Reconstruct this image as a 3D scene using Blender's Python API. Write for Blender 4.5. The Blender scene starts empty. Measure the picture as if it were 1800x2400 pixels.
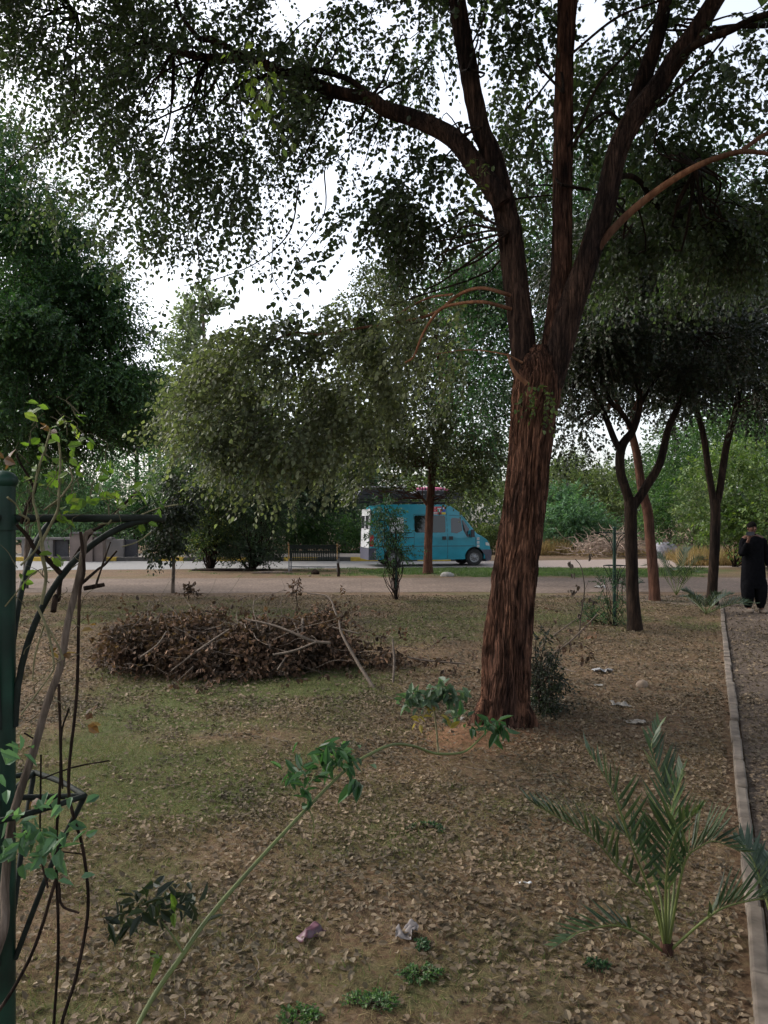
import bpy, bmesh, math, random
import numpy as np
from mathutils import Vector, Matrix

random.seed(7)
RNG = np.random.default_rng(7)
R = math.radians
scene = bpy.context.scene

# ------------------------------------------------------------------ camera
CAMH, F, HX, HY = 1.69, 1800.0, 900.0, 1227.0
cam_d = bpy.data.cameras.new("camera")
cam = bpy.data.objects.new("camera", cam_d)
scene.collection.objects.link(cam)
cam.location = (0, 0, CAMH)
cam.rotation_euler = (R(90), 0, 0)
cam_d.sensor_fit = 'VERTICAL'
cam_d.sensor_height = 36
cam_d.sensor_width = 27
cam_d.lens = 27
cam_d.shift_y = 27 / 2400
cam_d.clip_start = 0.05
cam_d.clip_end = 3000
scene.camera = cam

# ------------------------------------------------------------------ world, sun, exposure
SUN_EL, SUN_AZ = 38, -70          # azimuth measured from +Y towards +X
world = bpy.data.worlds.new("World")
scene.world = world
world.use_nodes = True
wn, wl = world.node_tree.nodes, world.node_tree.links
wn.clear()
sky = wn.new('ShaderNodeTexSky')
sky.sky_type = 'NISHITA'
sky.sun_disc = False
sky.sun_elevation = R(SUN_EL)
sky.sun_rotation = R(SUN_AZ)
sky.air_density = 1.0
sky.dust_density = 4.0
hs = wn.new('ShaderNodeHueSaturation')
hs.inputs['Saturation'].default_value = 0.42
bg = wn.new('ShaderNodeBackground')
bg.inputs['Strength'].default_value = 0.15
wo = wn.new('ShaderNodeOutputWorld')
wl.new(sky.outputs[0], hs.inputs['Color'])
wl.new(hs.outputs[0], bg.inputs[0])
wl.new(bg.outputs[0], wo.inputs[0])

sun_d = bpy.data.lights.new("sun", 'SUN')
sun_d.energy = 0.5
sun_d.angle = R(35)
sun_d.color = (1.0, 0.95, 0.88)
sun = bpy.data.objects.new("sun", sun_d)
scene.collection.objects.link(sun)
sd = Vector((math.sin(R(SUN_AZ)) * math.cos(R(SUN_EL)), math.cos(R(SUN_AZ)) * math.cos(R(SUN_EL)), math.sin(R(SUN_EL))))
sun.rotation_euler = sd.to_track_quat('Z', 'Y').to_euler()

vs = scene.view_settings
vs.view_transform = 'Standard'
vs.look = 'None'
vs.exposure = 1.5
vs.gamma = 1
vs.use_curve_mapping = False
cy = scene.cycles
cy.max_bounces = 7
cy.diffuse_bounces = 4
cy.transmission_bounces = 5
cy.transparent_max_bounces = 6
cy.use_denoising = True
try:
    cy.denoiser = 'OPENIMAGEDENOISE'
except Exception:
    pass
cy.sample_clamp_indirect = 6

# ------------------------------------------------------------------ helpers
def at(px, py, Y):
    return ((px - HX) / F * Y, Y, CAMH + (HY - py) / F * Y)

def gY(py):
    return CAMH * F / (py - HY)

def gp(px, py):
    return at(px, py, gY(py))

def _h(ix, iy, iz):
    n = (ix * 374761393 + iy * 668265263 + iz * 2147483647 + 1442695041) & 0xffffffff
    n = ((n ^ (n >> 13)) * 1274126177) & 0xffffffff
    n = (n ^ (n >> 16)) & 0xffff
    return n / 65535.0

def vnoise(p):
    p = np.asarray(p, dtype=float)
    i = np.floor(p).astype(np.int64)
    f = p - i
    u = f * f * (3 - 2 * f)
    r = 0
    for dx in (0, 1):
        wx = u[:, 0] if dx else 1 - u[:, 0]
        for dy in (0, 1):
            wy = u[:, 1] if dy else 1 - u[:, 1]
            for dz in (0, 1):
                wz = u[:, 2] if dz else 1 - u[:, 2]
                r = r + wx * wy * wz * _h(i[:, 0] + dx, i[:, 1] + dy, i[:, 2] + dz)
    return r

def fbm(p, o=3):
    p = np.asarray(p, dtype=float)
    r, a, s = 0, 0.5, 0
    for k in range(o):
        r = r + a * vnoise(p * 2 ** k + 17.3 * k)
        s += a
        a *= 0.5
    return r / s

def norm(a):
    return a / np.maximum(np.linalg.norm(a, axis=-1, keepdims=True), 1e-9)

def ghp(x, y):
    """ground height"""
    x = np.asarray(x, float); y = np.asarray(y, float)
    sh = x.shape
    xf, yf = x.ravel(), y.ravel()
    p = np.stack([xf, yf, np.zeros_like(xf)], 1)
    h = 0.06 * (fbm(p * 0.6, 2) - 0.5) + 0.03 * (fbm(p * 3.1 + 5, 2) - 0.5) + 0.014 * (vnoise(p * 14 + 9) - 0.5)
    fade = np.clip((17 - yf) / 4, 0, 1)
    h = h * fade
    tx, ty, _ = gp(1185, 1712)
    d2 = (xf - tx) ** 2 + (yf - ty) ** 2
    h = h + 0.09 * np.exp(-d2 / (2 * 0.33 ** 2))
    mx, my, _ = gp(1085, 1735)
    h = h + 0.05 * np.exp(-((xf - mx) ** 2 + (yf - my) ** 2) / (2 * 0.16 ** 2))
    return h.reshape(sh)

def gh(x, y):
    return float(ghp(np.array([x]), np.array([y]))[0])

class MB:
    def __init__(s):
        s.v, s.n, s.f = [], 0, []
    def add(s, verts, faces, mat=0, smooth=True):
        verts = np.asarray(verts, float).reshape(-1, 3)
        faces = np.asarray(faces, int)
        s.v.append(verts)
        s.f.append((faces + s.n, mat, smooth))
        s.n += len(verts)
    def poly(s, verts, faces, mat=0, smooth=False):
        verts = np.asarray(verts, float).reshape(-1, 3)
        s.v.append(verts)
        by = {}
        for f in faces:
            by.setdefault(len(f), []).append(f)
        for k, fs in by.items():
            s.f.append((np.array(fs, int) + s.n, mat, smooth))
        s.n += len(verts)
    def mesh(s, name, mats):
        me = bpy.data.meshes.new(name)
        v = np.concatenate(s.v)
        lv = np.concatenate([f.ravel() for f, _, _ in s.f])
        tot = np.concatenate([np.full(len(f), f.shape[1]) for f, _, _ in s.f])
        mi = np.concatenate([np.full(len(f), m) for f, m, _ in s.f])
        sm = np.concatenate([np.full(len(f), b) for f, _, b in s.f])
        st = np.concatenate([[0], np.cumsum(tot)[:-1]])
        me.vertices.add(len(v)); me.vertices.foreach_set('co', v.ravel())
        me.loops.add(len(lv)); me.loops.foreach_set('vertex_index', lv)
        me.polygons.add(len(tot))
        me.polygons.foreach_set('loop_start', st)
        me.polygons.foreach_set('loop_total', tot)
        me.polygons.foreach_set('material_index', mi)
        me.polygons.foreach_set('use_smooth', sm.astype(bool))
        me.update(calc_edges=True)
        me.validate()
        for m in (mats if isinstance(mats, (list, tuple)) else [mats]):
            me.materials.append(m)
        return me
    def build(s, name, mats, parent=None, loc=None, local=False):
        o = bpy.data.objects.new(name, s.mesh(name, mats))
        scene.collection.objects.link(o)
        if parent is not None:
            o.parent = parent
            if not local:
                w = Vector((0, 0, 0)); q = parent
                while q is not None:
                    w = w + q.location; q = q.parent
                o.location = -w
        if loc is not None:
            o.location = loc
        return o
    # primitives ------------------------------------------------
    def box(s, c, d, mat=0, rz=0, rx=0, ry=0, taper=1.0):
        hx, hy, hz = d[0] / 2, d[1] / 2, d[2] / 2
        vs_ = [Vector((x * hx * (taper if z > 0 else 1), y * hy * (taper if z > 0 else 1), z * hz)) for x in (-1, 1) for y in (-1, 1) for z in (-1, 1)]
        m = Matrix.Rotation(rz, 3, 'Z') @ Matrix.Rotation(ry, 3, 'Y') @ Matrix.Rotation(rx, 3, 'X')
        vs_ = [m @ v + Vector(c) for v in vs_]
        s.poly([tuple(v) for v in vs_], [(0, 1, 3, 2), (4, 6, 7, 5), (0, 4, 5, 1), (2, 3, 7, 6), (0, 2, 6, 4), (1, 5, 7, 3)], mat)
    def tube(s, pts, rad, n=8, mat=0, seg=None, cap=True, disp=None, flat=1.0):
        P, r = spline(pts, rad, seg)
        T = np.gradient(P, axis=0); T = norm(T)
        up = np.array([0.0, 1.0, 0.0]) if abs(T[0][1]) < 0.9 else np.array([1.0, 0, 0])
        N = np.zeros_like(P)
        a = up - T[0] * np.dot(up, T[0]); N[0] = a / np.linalg.norm(a)
        for i in range(1, len(P)):
            a = N[i - 1] - T[i] * np.dot(N[i - 1], T[i]); N[i] = a / np.linalg.norm(a)
        B = np.cross(T, N)
        th = np.linspace(0, 2 * math.pi, n, endpoint=False)
        rr = np.repeat(r[:, None], n, 1)
        if disp is not None:
            sl = np.concatenate([[0], np.cumsum(np.linalg.norm(np.diff(P, axis=0), axis=1))])
            rr = rr + disp(np.repeat(sl[:, None], n, 1), np.repeat(th[None, :], len(P), 0), rr)
        V = P[:, None] + N[:, None] * (np.cos(th)[None, :, None] * rr[..., None]) + B[:, None] * (np.sin(th)[None, :, None] * rr[..., None] * flat)
        m = len(P)
        i = np.arange(m - 1)[:, None] * n; j = np.arange(n)[None, :]; j2 = (j + 1) % n
        f = np.stack([i + j, i + j2, i + n + j2, i + n + j], -1).reshape(-1, 4)
        s.add(V.reshape(-1, 3), f, mat)
        if cap and n > 3:
            s.poly(np.concatenate([V[0], V[-1]]), [tuple(range(n))[::-1], tuple(range(n, 2 * n))], mat)
        return P
    def ball(s, c, r, mat=0, nu=12, nv=8):
        r = np.array([r] * 3 if np.isscalar(r) else r)
        th = np.linspace(0, math.pi, nv + 1); ph = np.linspace(0, 2 * math.pi, nu, endpoint=False)
        V = np.stack([np.sin(th)[:, None] * np.cos(ph), np.sin(th)[:, None] * np.sin(ph), np.cos(th)[:, None] * np.ones(nu)], -1) * r + np.array(c)
        i = np.arange(nv)[:, None] * nu; j = np.arange(nu)[None, :]; j2 = (j + 1) % nu
        s.add(V.reshape(-1, 3), np.stack([i + j, i + nu + j, i + nu + j2, i + j2], -1).reshape(-1, 4), mat)

def spline(pts, rad, seg=None):
    P = np.array(pts, float); r = np.array(rad if not np.isscalar(rad) else [rad] * len(P), float)
    if len(r) != len(P):
        r = np.interp(np.linspace(0, 1, len(P)), np.linspace(0, 1, len(r)), r)
    if len(P) == 2 and not seg:
        return P, r
    L = np.linalg.norm(np.diff(P, axis=0), axis=1); L = np.maximum(L, 1e-6)
    k = seg or 5
    out, ro = [], []
    A = np.vstack([2 * P[0] - P[1], P, 2 * P[-1] - P[-2]])
    for i in range(len(P) - 1):
        p0, p1, p2, p3 = A[i], A[i + 1], A[i + 2], A[i + 3]
        kk = k if isinstance(k, int) else max(2, int(L[i] / k))
        t = np.linspace(0, 1, kk, endpoint=False)[:, None]
        out.append(0.5 * ((2 * p1) + (-p0 + p2) * t + (2 * p0 - 5 * p1 + 4 * p2 - p3) * t ** 2 + (-p0 + 3 * p1 - 3 * p2 + p3) * t ** 3))
        ro.append(r[i] + (r[i + 1] - r[i]) * t[:, 0])
    out.append(P[-1:]); ro.append(r[-1:])
    return np.concatenate(out), np.concatenate(ro)

def PX(lst, Y0, Y1=None):
    """photo-plan polyline (px,py,width px[,Y]) -> world points and radii"""
    pts, rad = [], []
    n = len(lst)
    for i, q in enumerate(lst):
        Y = q[3] if len(q) > 3 else (Y0 if Y1 is None else Y0 + (Y1 - Y0) * i / max(1, n - 1))
        pts.append(at(q[0], q[1], Y)); rad.append(q[2] / 2 / F * Y)
    return pts, rad

# leaf templates (x along, y across, z lift), faces
T_ROUND = (np.array([(0, 0, 0), (.28, .44, .07), (.66, .36, .06), (1, 0, -.05), (.66, -.36, .06), (.28, -.44, .07)]), [(0, 1, 2, 3), (0, 3, 4, 5)])
T_LANCE = (np.array([(0, 0, 0), (.3, .5, .10), (.7, .36, .03), (1, 0, -.12), (.7, -.36, .03), (.3, -.5, .10)]), [(0, 1, 2, 3), (0, 3, 4, 5)])
T_DIAM = (np.array([(0, 0, 0), (.45, .5, .06), (1, 0, -.05), (.45, -.5, .0)]), [(0, 1, 2, 3)])
T_CURL = (np.array([(0, 0, 0), (.3, .42, .22), (.7, .34, .28), (1, 0, .16), (.7, -.34, .2), (.3, -.42, .25)]), [(0, 1, 2, 3), (0, 3, 4, 5)])
T_BLADE = (np.array([(0, .5, 0), (0, -.5, 0), (1, 0, 0)]), [(0, 1, 2)])

def leaves(mb, P, D, N, L, W, tm, mat=0):
    tv, tf = tm
    D = norm(D); S = norm(np.cross(D, N)); N = np.cross(S, D)
    L = np.asarray(L).reshape(-1, 1, 1) * np.ones((len(P), 1, 1)); W = np.asarray(W).reshape(-1, 1, 1) * np.ones((len(P), 1, 1))
    V = P[:, None] + D[:, None] * tv[None, :, 0:1] * L + S[:, None] * tv[None, :, 1:2] * W + N[:, None] * tv[None, :, 2:3] * L
    f = (np.arange(len(P))[:, None, None] * len(tv) + np.array(tf)[None]).reshape(-1, len(tf[0]))
    mb.add(V.reshape(-1, 3), f, mat, False)

def rnd(n):
    return RNG.normal(size=(n, 3))

def sprigs(mb, O, D, length, k, leafL, aspect=.85, tm=T_ROUND, droop=.35, twig=.002, ml=0, mt=1, spread=.9, hang=.3, up=1.0):
    M = len(O)
    if M == 0:
        return
    D = norm(D)
    ln = length * RNG.uniform(.6, 1.3, (M, 1))
    side = norm(np.cross(D, rnd(M)))
    Z = np.array([0, 0, 1.0])
    Ps, Ds = [], []
    for j in range(k):
        t = (j + .6) / k
        p = O + D * ln * t - Z * droop * ln * t * t
        tg = D - 2 * Z * droop * t
        sg = 1 if j % 2 else -1
        d = tg * .5 + side * sg * spread + rnd(M) * .3 - Z * hang
        if j == k - 1:
            d = tg + rnd(M) * .2
        Ps.append(p); Ds.append(d)
    P = np.concatenate(Ps); Dd = np.concatenate(Ds)
    N = norm(np.array([0, 0, up]) + rnd(len(P)) * .55)
    L = leafL * RNG.uniform(.6, 1.25, len(P))
    leaves(mb, P, Dd, N, L, L * aspect, tm, ml)
    if twig > 0:
        ts = [0, .35, .7, 1.0]
        rings = []
        s2 = norm(np.cross(D, side))
        for t in ts:
            p = O + D * ln * t - Z * droop * ln * t * t
            r = twig * (1.2 - .8 * t)
            for a in (0, 2.1, 4.2):
                rings.append(p + side * (math.cos(a) * r) + s2 * (math.sin(a) * r))
        V = np.stack(rings, 1)
        fs = []
        for q in range(3):
            for a in range(3):
                fs.append((q * 3 + a, q * 3 + (a + 1) % 3, q * 3 + 3 + (a + 1) % 3, q * 3 + 3 + a))
        f = (np.arange(M)[:, None, None] * 12 + np.array(fs)[None]).reshape(-1, 4)
        mb.add(V.reshape(-1, 3), f, mt, True)

DENS = 2.0
def blob(c, r, n, fr=1.0, thr=.42, shell=.5, seed=0):
    """clumped points in an ellipsoid -> (points, outward dirs)"""
    c = np.array(c, float); r = np.array(r, float)
    out = []
    n = int(n * DENS)
    fr = max(fr, .55 / max(.15, float(r.min()))) if r.min() < .5 else fr
    tot = 0; it = 0
    while tot < n and it < 40:
        u = norm(rnd(n * 2)); q = RNG.uniform(0, 1, (n * 2, 1)) ** shell
        p = u * q * r + c
        # uneven outline
        edge = .72 + .5 * vnoise(u * 2.2 + seed * 3.1 + 10)
        k = (vnoise(p * fr + seed * 7.7 + 100) + RNG.uniform(-.06, .06, len(p)) > thr) & (q[:, 0] < edge)
        out.append(np.concatenate([p[k], (u * r)[k]], 1)); tot += int(k.sum()); it += 1
        if it == 30 and tot < n: thr = 0
    a = np.concatenate(out)[:n]
    return a[:, :3], norm(a[:, 3:])

def pblob(px, py, rx, ry, Y, rY, n, **kw):
    return blob(at(px, py, Y), (rx / F * Y, rY, ry / F * Y), n, **kw)

def wig(a, b, k=3, amp=.08):
    a, b = np.array(a, float), np.array(b, float)
    L = np.linalg.norm(b - a)
    P = [a]
    for i in range(1, k):
        P.append(a + (b - a) * i / k + RNG.normal(size=3) * amp * L)
    P.append(b)
    return P

def limb_to(mb, a, b, r0, r1=.004, k=4, mat=0, n=6, amp=.07):
    mb.tube(wig(a, b, k, amp), [r0, r1], n=n, mat=mat, seg=3, cap=False)

# ------------------------------------------------------------------ objects and labels
def tag(o, label=None, cat=None, group=None, kind=None):
    if label: o['label'] = label
    if cat: o['category'] = cat
    if group: o['group'] = group
    if kind: o['kind'] = kind
    return o

def thing(name, loc, label, cat, group=None, rz=0):
    o = bpy.data.objects.new(name, None)
    o.empty_display_size = .2
    scene.collection.objects.link(o)
    o.location = loc
    o.rotation_euler = (0, 0, rz)
    return tag(o, label, cat, group)

# ------------------------------------------------------------------ materials
def newmat(name):
    m = bpy.data.materials.new(name); m.use_nodes = True
    nt = m.node_tree; nt.nodes.clear()
    out = nt.nodes.new('ShaderNodeOutputMaterial')
    b = nt.nodes.new('ShaderNodeBsdfPrincipled')
    nt.links.new(b.outputs[0], out.inputs[0])
    return m, nt, b, out

def ramp(nt, fac, stops):
    r = nt.nodes.new('ShaderNodeValToRGB')
    e = r.color_ramp.elements
    e[0].position, e[0].color = stops[0][0], (*stops[0][1], 1)
    e[1].position, e[1].color = stops[-1][0], (*stops[-1][1], 1)
    for p, c in stops[1:-1]:
        q = e.new(p); q.color = (*c, 1)
    nt.links.new(fac, r.inputs[0])
    return r.outputs[0]

def noise(nt, scale, det=4, coord='Object', vec=None, stretch=None, rough=.55):
    tc = nt.nodes.new('ShaderNodeTexCoord')
    src = tc.outputs[coord] if vec is None else vec
    if stretch:
        mp = nt.nodes.new('ShaderNodeMapping'); mp.inputs['Scale'].default_value = stretch
        nt.links.new(src, mp.inputs[0]); src = mp.outputs[0]
    n = nt.nodes.new('ShaderNodeTexNoise')
    n.inputs['Scale'].default_value = scale; n.inputs['Detail'].default_value = det; n.inputs['Roughness'].default_value = rough
    nt.links.new(src, n.inputs['Vector'])
    return n.outputs['Fac']

def mixc(nt, fac, a, b, typ='MIX'):
    m = nt.nodes.new('ShaderNodeMix'); m.data_type = 'RGBA'; m.blend_type = typ
    for s_, v in ((m.inputs[0], fac), (m.inputs[6], a), (m.inputs[7], b)):
        if isinstance(v, (int, float)): s_.default_value = v
        elif isinstance(v, tuple): s_.default_value = (*v, 1)
        else: nt.links.new(v, s_)
    return m.outputs[2]

def bump(nt, b, h, strength=.4, dist=.02):
    n = nt.nodes.new('ShaderNodeBump'); n.inputs['Strength'].default_value = strength; n.inputs['Distance'].default_value = dist
    nt.links.new(h, n.inputs['Height']); nt.links.new(n.outputs[0], b.inputs['Normal'])

def leaf_mat(name, c1, c2, c3=None, trans=.35, rough=.5, clump=.9, odd=None):
    m, nt, b, out = newmat(name)
    g = nt.nodes.new('ShaderNodeNewGeometry')
    st = [(0, c1), (.75, c2), (1, c3 or c2)]
    if odd:
        st = [(0, c1), (.7, c2), (.93, c3 or c2), (.965, odd), (1, odd)]
    col = ramp(nt, g.outputs['Random Per Island'], st)
    n = noise(nt, clump, 2)
    k = ramp(nt, n, [(.3, (.55, .6, .55)), (.7, (1.25, 1.2, 1.1))])
    col = mixc(nt, 1.0, col, k, 'MULTIPLY')
    nt.links.new(col, b.inputs['Base Color'])
    b.inputs['Roughness'].default_value = rough
    b.inputs['Specular IOR Level'].default_value = .35
    if trans > 0:
        t = nt.nodes.new('ShaderNodeBsdfTranslucent')
        tc = mixc(nt, 1.0, col, (1.3, 1.5, .7), 'MULTIPLY')
        nt.links.new(tc, t.inputs[0])
        mx = nt.nodes.new('ShaderNodeMixShader'); mx.inputs[0].default_value = trans
        nt.links.new(b.outputs[0], mx.inputs[1]); nt.links.new(t.outputs[0], mx.inputs[2]); nt.links.new(mx.outputs[0], out.inputs[0])
    return m

def bark_mat(name, dark, mid, light, scale=14, stretch=(1, 1, .18), bs=.8, bd=.015):
    m, nt, b, out = newmat(name)
    n1 = noise(nt, scale, 6, stretch=stretch, rough=.65)
    n3 = noise(nt, scale * 3.6, 4, stretch=(1, 1, .10), rough=.7)
    n2 = noise(nt, scale * .22, 3, stretch=(1, 1, .35))
    mm = nt.nodes.new('ShaderNodeMath'); mm.operation = 'MULTIPLY_ADD'; mm.inputs[1].default_value = .55
    ms = nt.nodes.new('ShaderNodeMath'); ms.operation = 'MULTIPLY'; ms.inputs[1].default_value = .45
    nt.links.new(n3, ms.inputs[0]); nt.links.new(n1, mm.inputs[0]); nt.links.new(ms.outputs[0], mm.inputs[2])
    h = mm.outputs[0]
    n4 = noise(nt, scale * 1.5, 3, stretch=(1, 1, .07), rough=.5)
    sb = nt.nodes.new('ShaderNodeMath'); sb.operation = 'SUBTRACT'; sb.inputs[1].default_value = .5; nt.links.new(n4, sb.inputs[0])
    ab = nt.nodes.new('ShaderNodeMath'); ab.operation = 'ABSOLUTE'; nt.links.new(sb.outputs[0], ab.inputs[0])
    fis = nt.nodes.new('ShaderNodeMapRange'); fis.inputs[1].default_value = 0; fis.inputs[2].default_value = .055; nt.links.new(ab.outputs[0], fis.inputs[0])
    hh = nt.nodes.new('ShaderNodeMath'); hh.operation = 'MULTIPLY_ADD'; hh.inputs[1].default_value = .5; nt.links.new(fis.outputs[0], hh.inputs[0]); nt.links.new(h, hh.inputs[2])
    c = ramp(nt, h, [(.38, dark), (.5, mid), (.64, light)])
    c = mixc(nt, fis.outputs[0], mixc(nt, .6, c, dark), c)
    h = hh.outputs[0]
    c2 = ramp(nt, n2, [(.35, (.5, .5, .55)), (.65, (1.2, 1.08, 1.0))])
    nt.links.new(mixc(nt, 1.0, c, c2, 'MULTIPLY'), b.inputs['Base Color'])
    b.inputs['Roughness'].default_value = .95
    b.inputs['Specular IOR Level'].default_value = .08
    bump(nt, b, h, bs, bd)
    return m

def flat_mat(name, col, rough=.6, var=.25, scale=8, metal=0, spec=.5, bs=0):
    m, nt, b, out = newmat(name)
    n = noise(nt, scale, 4)
    c = ramp(nt, n, [(.3, tuple(x * (1 - var) for x in col)), (.7, tuple(min(1, x * (1 + var)) for x in col))])
    nt.links.new(c, b.inputs['Base Color'])
    b.inputs['Roughness'].default_value = rough
    b.inputs['Metallic'].default_value = metal
    b.inputs['Specular IOR Level'].default_value = spec
    if bs: bump(nt, b, n, bs, .01)
    return m

M_LEAF = leaf_mat('leaf_main', (.026, .042, .025), (.055, .080, .045), (.09, .12, .065), trans=.35)
M_OLIVE = leaf_mat('leaf_olive', (.065, .08, .045), (.15, .17, .10), (.25, .27, .18), trans=.35)
M_BRIGHT = leaf_mat('leaf_bright', (.03, .07, .025), (.055, .12, .04), (.11, .18, .05), clump=.7)
M_GREEN = leaf_mat('leaf_green', (.014, .040, .018), (.030, .078, .032), (.06, .125, .048), clump=.8)
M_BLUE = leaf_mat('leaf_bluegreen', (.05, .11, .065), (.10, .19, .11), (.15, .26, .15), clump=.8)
M_YEL = leaf_mat('leaf_yellowgreen', (.055, .095, .03), (.10, .155, .045), (.17, .215, .06), clump=.6)
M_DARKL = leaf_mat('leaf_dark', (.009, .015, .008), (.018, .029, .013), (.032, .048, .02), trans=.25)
M_HAZEG = leaf_mat('leaf_greygreen_hazed', (.09, .12, .075), (.14, .17, .11), (.19, .22, .15), clump=.5)  # grey-green paled so the colour carries the distance haze
M_DEEPG = leaf_mat('leaf_deepgreen', (.016, .032, .018), (.034, .060, .032), (.06, .09, .045), clump=.5)  # deep green leaf colour, varied at random per leaf
M_VINE = leaf_mat('leaf_vine', (.05, .095, .018), (.10, .16, .028), (.17, .21, .045), trans=.5, clump=3)
M_DEAD = leaf_mat('leaf_dead', (.03, .018, .012), (.10, .055, .035), (.21, .12, .08), trans=.12, rough=.85, clump=3)
M_LITTER = leaf_mat('leaf_litter', (.08, .058, .04), (.13, .096, .066), (.195, .152, .11), trans=.05, rough=.9, clump=1.5)
M_GRASS = leaf_mat('grass_blade', (.045, .075, .022), (.08, .115, .032), (.15, .155, .06), trans=.25, rough=.8, clump=1.2)
M_DRY = leaf_mat('dry_grass_blade', (.10, .078, .04), (.18, .14, .075), (.28, .225, .13), trans=.15, rough=.9, clump=1.5)
M_PALM = leaf_mat('leaf_palm', (.018, .036, .017), (.036, .062, .027), (.08, .105, .04), trans=.2, rough=.4, clump=4)
M_PALMB = leaf_mat('leaf_palm_bluish', (.025, .045, .032), (.045, .07, .05), (.07, .10, .065), trans=.15, rough=.4, clump=4)
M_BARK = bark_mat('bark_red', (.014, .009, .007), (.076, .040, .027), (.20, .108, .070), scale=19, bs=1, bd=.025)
M_BARKSHADE = bark_mat('bark_upper_shaded', (.010, .007, .006), (.036, .024, .019), (.10, .062, .046), scale=19, bs=1, bd=.02)  # darker upper bark, with the canopy's shade put into its colour
M_BARKS = bark_mat('bark_red_smooth', (.09, .045, .028), (.16, .085, .05), (.22, .125, .075), scale=9, bs=.25, bd=.004)
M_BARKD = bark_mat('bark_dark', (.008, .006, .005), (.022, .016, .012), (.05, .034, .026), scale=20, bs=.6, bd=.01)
M_BARKB = bark_mat('bark_brown', (.035, .018, .013), (.075, .04, .028), (.12, .068, .048), scale=18, bs=.5, bd=.01)
M_BARKG = bark_mat('bark_grey', (.06, .05, .04), (.13, .11, .09), (.22, .19, .16), scale=24, bs=.5, bd=.004)
M_TWIG = flat_mat('twig', (.045, .033, .022), .85)
M_STEMG = flat_mat('stem_green', (.07, .088, .018), .6)
M_STEMP = flat_mat('stem_pale', (.13, .12, .065), .85, var=.4, scale=30, spec=.15)
M_STICK = flat_mat('stick', (.10, .075, .056), .85, var=.4, scale=30)
M_POST = flat_mat('green_paint', (.005, .026, .016), .5, var=.6, scale=9, spec=.3)
M_POSTD = flat_mat('green_paint_old', (.012, .016, .013), .75, var=.5, scale=25, spec=.15)
M_CONC = flat_mat('concrete', (.23, .22, .2), .9, var=.35, scale=9, bs=.4)
M_STONE = flat_mat('stone', (.17, .125, .09), .9, var=.3, scale=14, bs=.5)

# ground
def ground_mat():
    m, nt, b, out = newmat('ground_soil')
    at_ = nt.nodes.new('ShaderNodeAttribute'); at_.attribute_name = 'grass'
    n1 = noise(nt, 1.3, 5); n2 = noise(nt, 26, 6, rough=.7); n3 = noise(nt, 110, 3)
    vo = nt.nodes.new('ShaderNodeTexVoronoi'); vo.inputs['Scale'].default_value = 22
    tc = nt.nodes.new('ShaderNodeTexCoord'); nt.links.new(tc.outputs['Object'], vo.inputs['Vector'])
    soil = ramp(nt, n2, [(.28, (.05, .033, .022)), (.5, (.105, .070, .045)), (.75, (.165, .117, .077))])
    tint = ramp(nt, n1, [(.3, (.8, .78, .8)), (.7, (1.2, 1.12, 1.0))])
    soil = mixc(nt, 1.0, soil, tint, 'MULTIPLY')
    vr = ramp(nt, vo.outputs['Color'], [(.55, (0, 0, 0)), (.75, (1, 1, 1))])
    soil = mixc(nt, mixc(nt, 1.0, vr, (.45, .45, .45), 'MULTIPLY'), soil, (.17, .125, .085))
    gr = ramp(nt, n3, [(.3, (.035, .045, .017)), (.55, (.068, .082, .028)), (.8, (.11, .112, .045))])
    mul = nt.nodes.new('ShaderNodeMath'); mul.operation = 'MULTIPLY_ADD'
    nt.links.new(n2, mul.inputs[0]); mul.inputs[1].default_value = 2.2; mul.inputs[2].default_value = -1.2
    ad = nt.nodes.new('ShaderNodeMath'); ad.operation = 'ADD'; ad.use_clamp = True
    nt.links.new(at_.outputs['Fac'], ad.inputs[0]); nt.links.new(mul.outputs[0], ad.inputs[1])
    ar = nt.nodes.new('ShaderNodeAttribute'); ar.attribute_name = 'red_soil'
    redc = ramp(nt, n2, [(.3, (.11, .055, .03)), (.7, (.24, .13, .075))])
    nt.links.new(mixc(nt, ar.outputs['Fac'], mixc(nt, ad.outputs[0], soil, gr), redc), b.inputs['Base Color'])
    b.inputs['Roughness'].default_value = .95
    b.inputs['Specular IOR Level'].default_value = .1
    bump(nt, b, n2, .7, .03)
    return m
M_GROUND = ground_mat()

def dirt_mat(name, dark, mid, light, sc=18):
    m, nt, b, out = newmat(name)
    n2 = noise(nt, sc, 6, rough=.7); n1 = noise(nt, .8, 4)
    c = ramp(nt, n2, [(.3, dark), (.5, mid), (.72, light)])
    t = ramp(nt, n1, [(.3, (.82, .8, .78)), (.7, (1.15, 1.12, 1.1))])
    nt.links.new(mixc(nt, 1.0, c, t, 'MULTIPLY'), b.inputs['Base Color'])
    b.inputs['Roughness'].default_value = .95; b.inputs['Specular IOR Level'].default_value = .1
    bump(nt, b, n2, .5, .02)
    return m
M_PATH = dirt_mat('path_gravel', (.045, .034, .026), (.09, .07, .055), (.16, .13, .105), 40)
M_DIRT = dirt_mat('path_dirt', (.06, .046, .037), (.12, .093, .076), (.20, .155, .13), 12)

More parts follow.
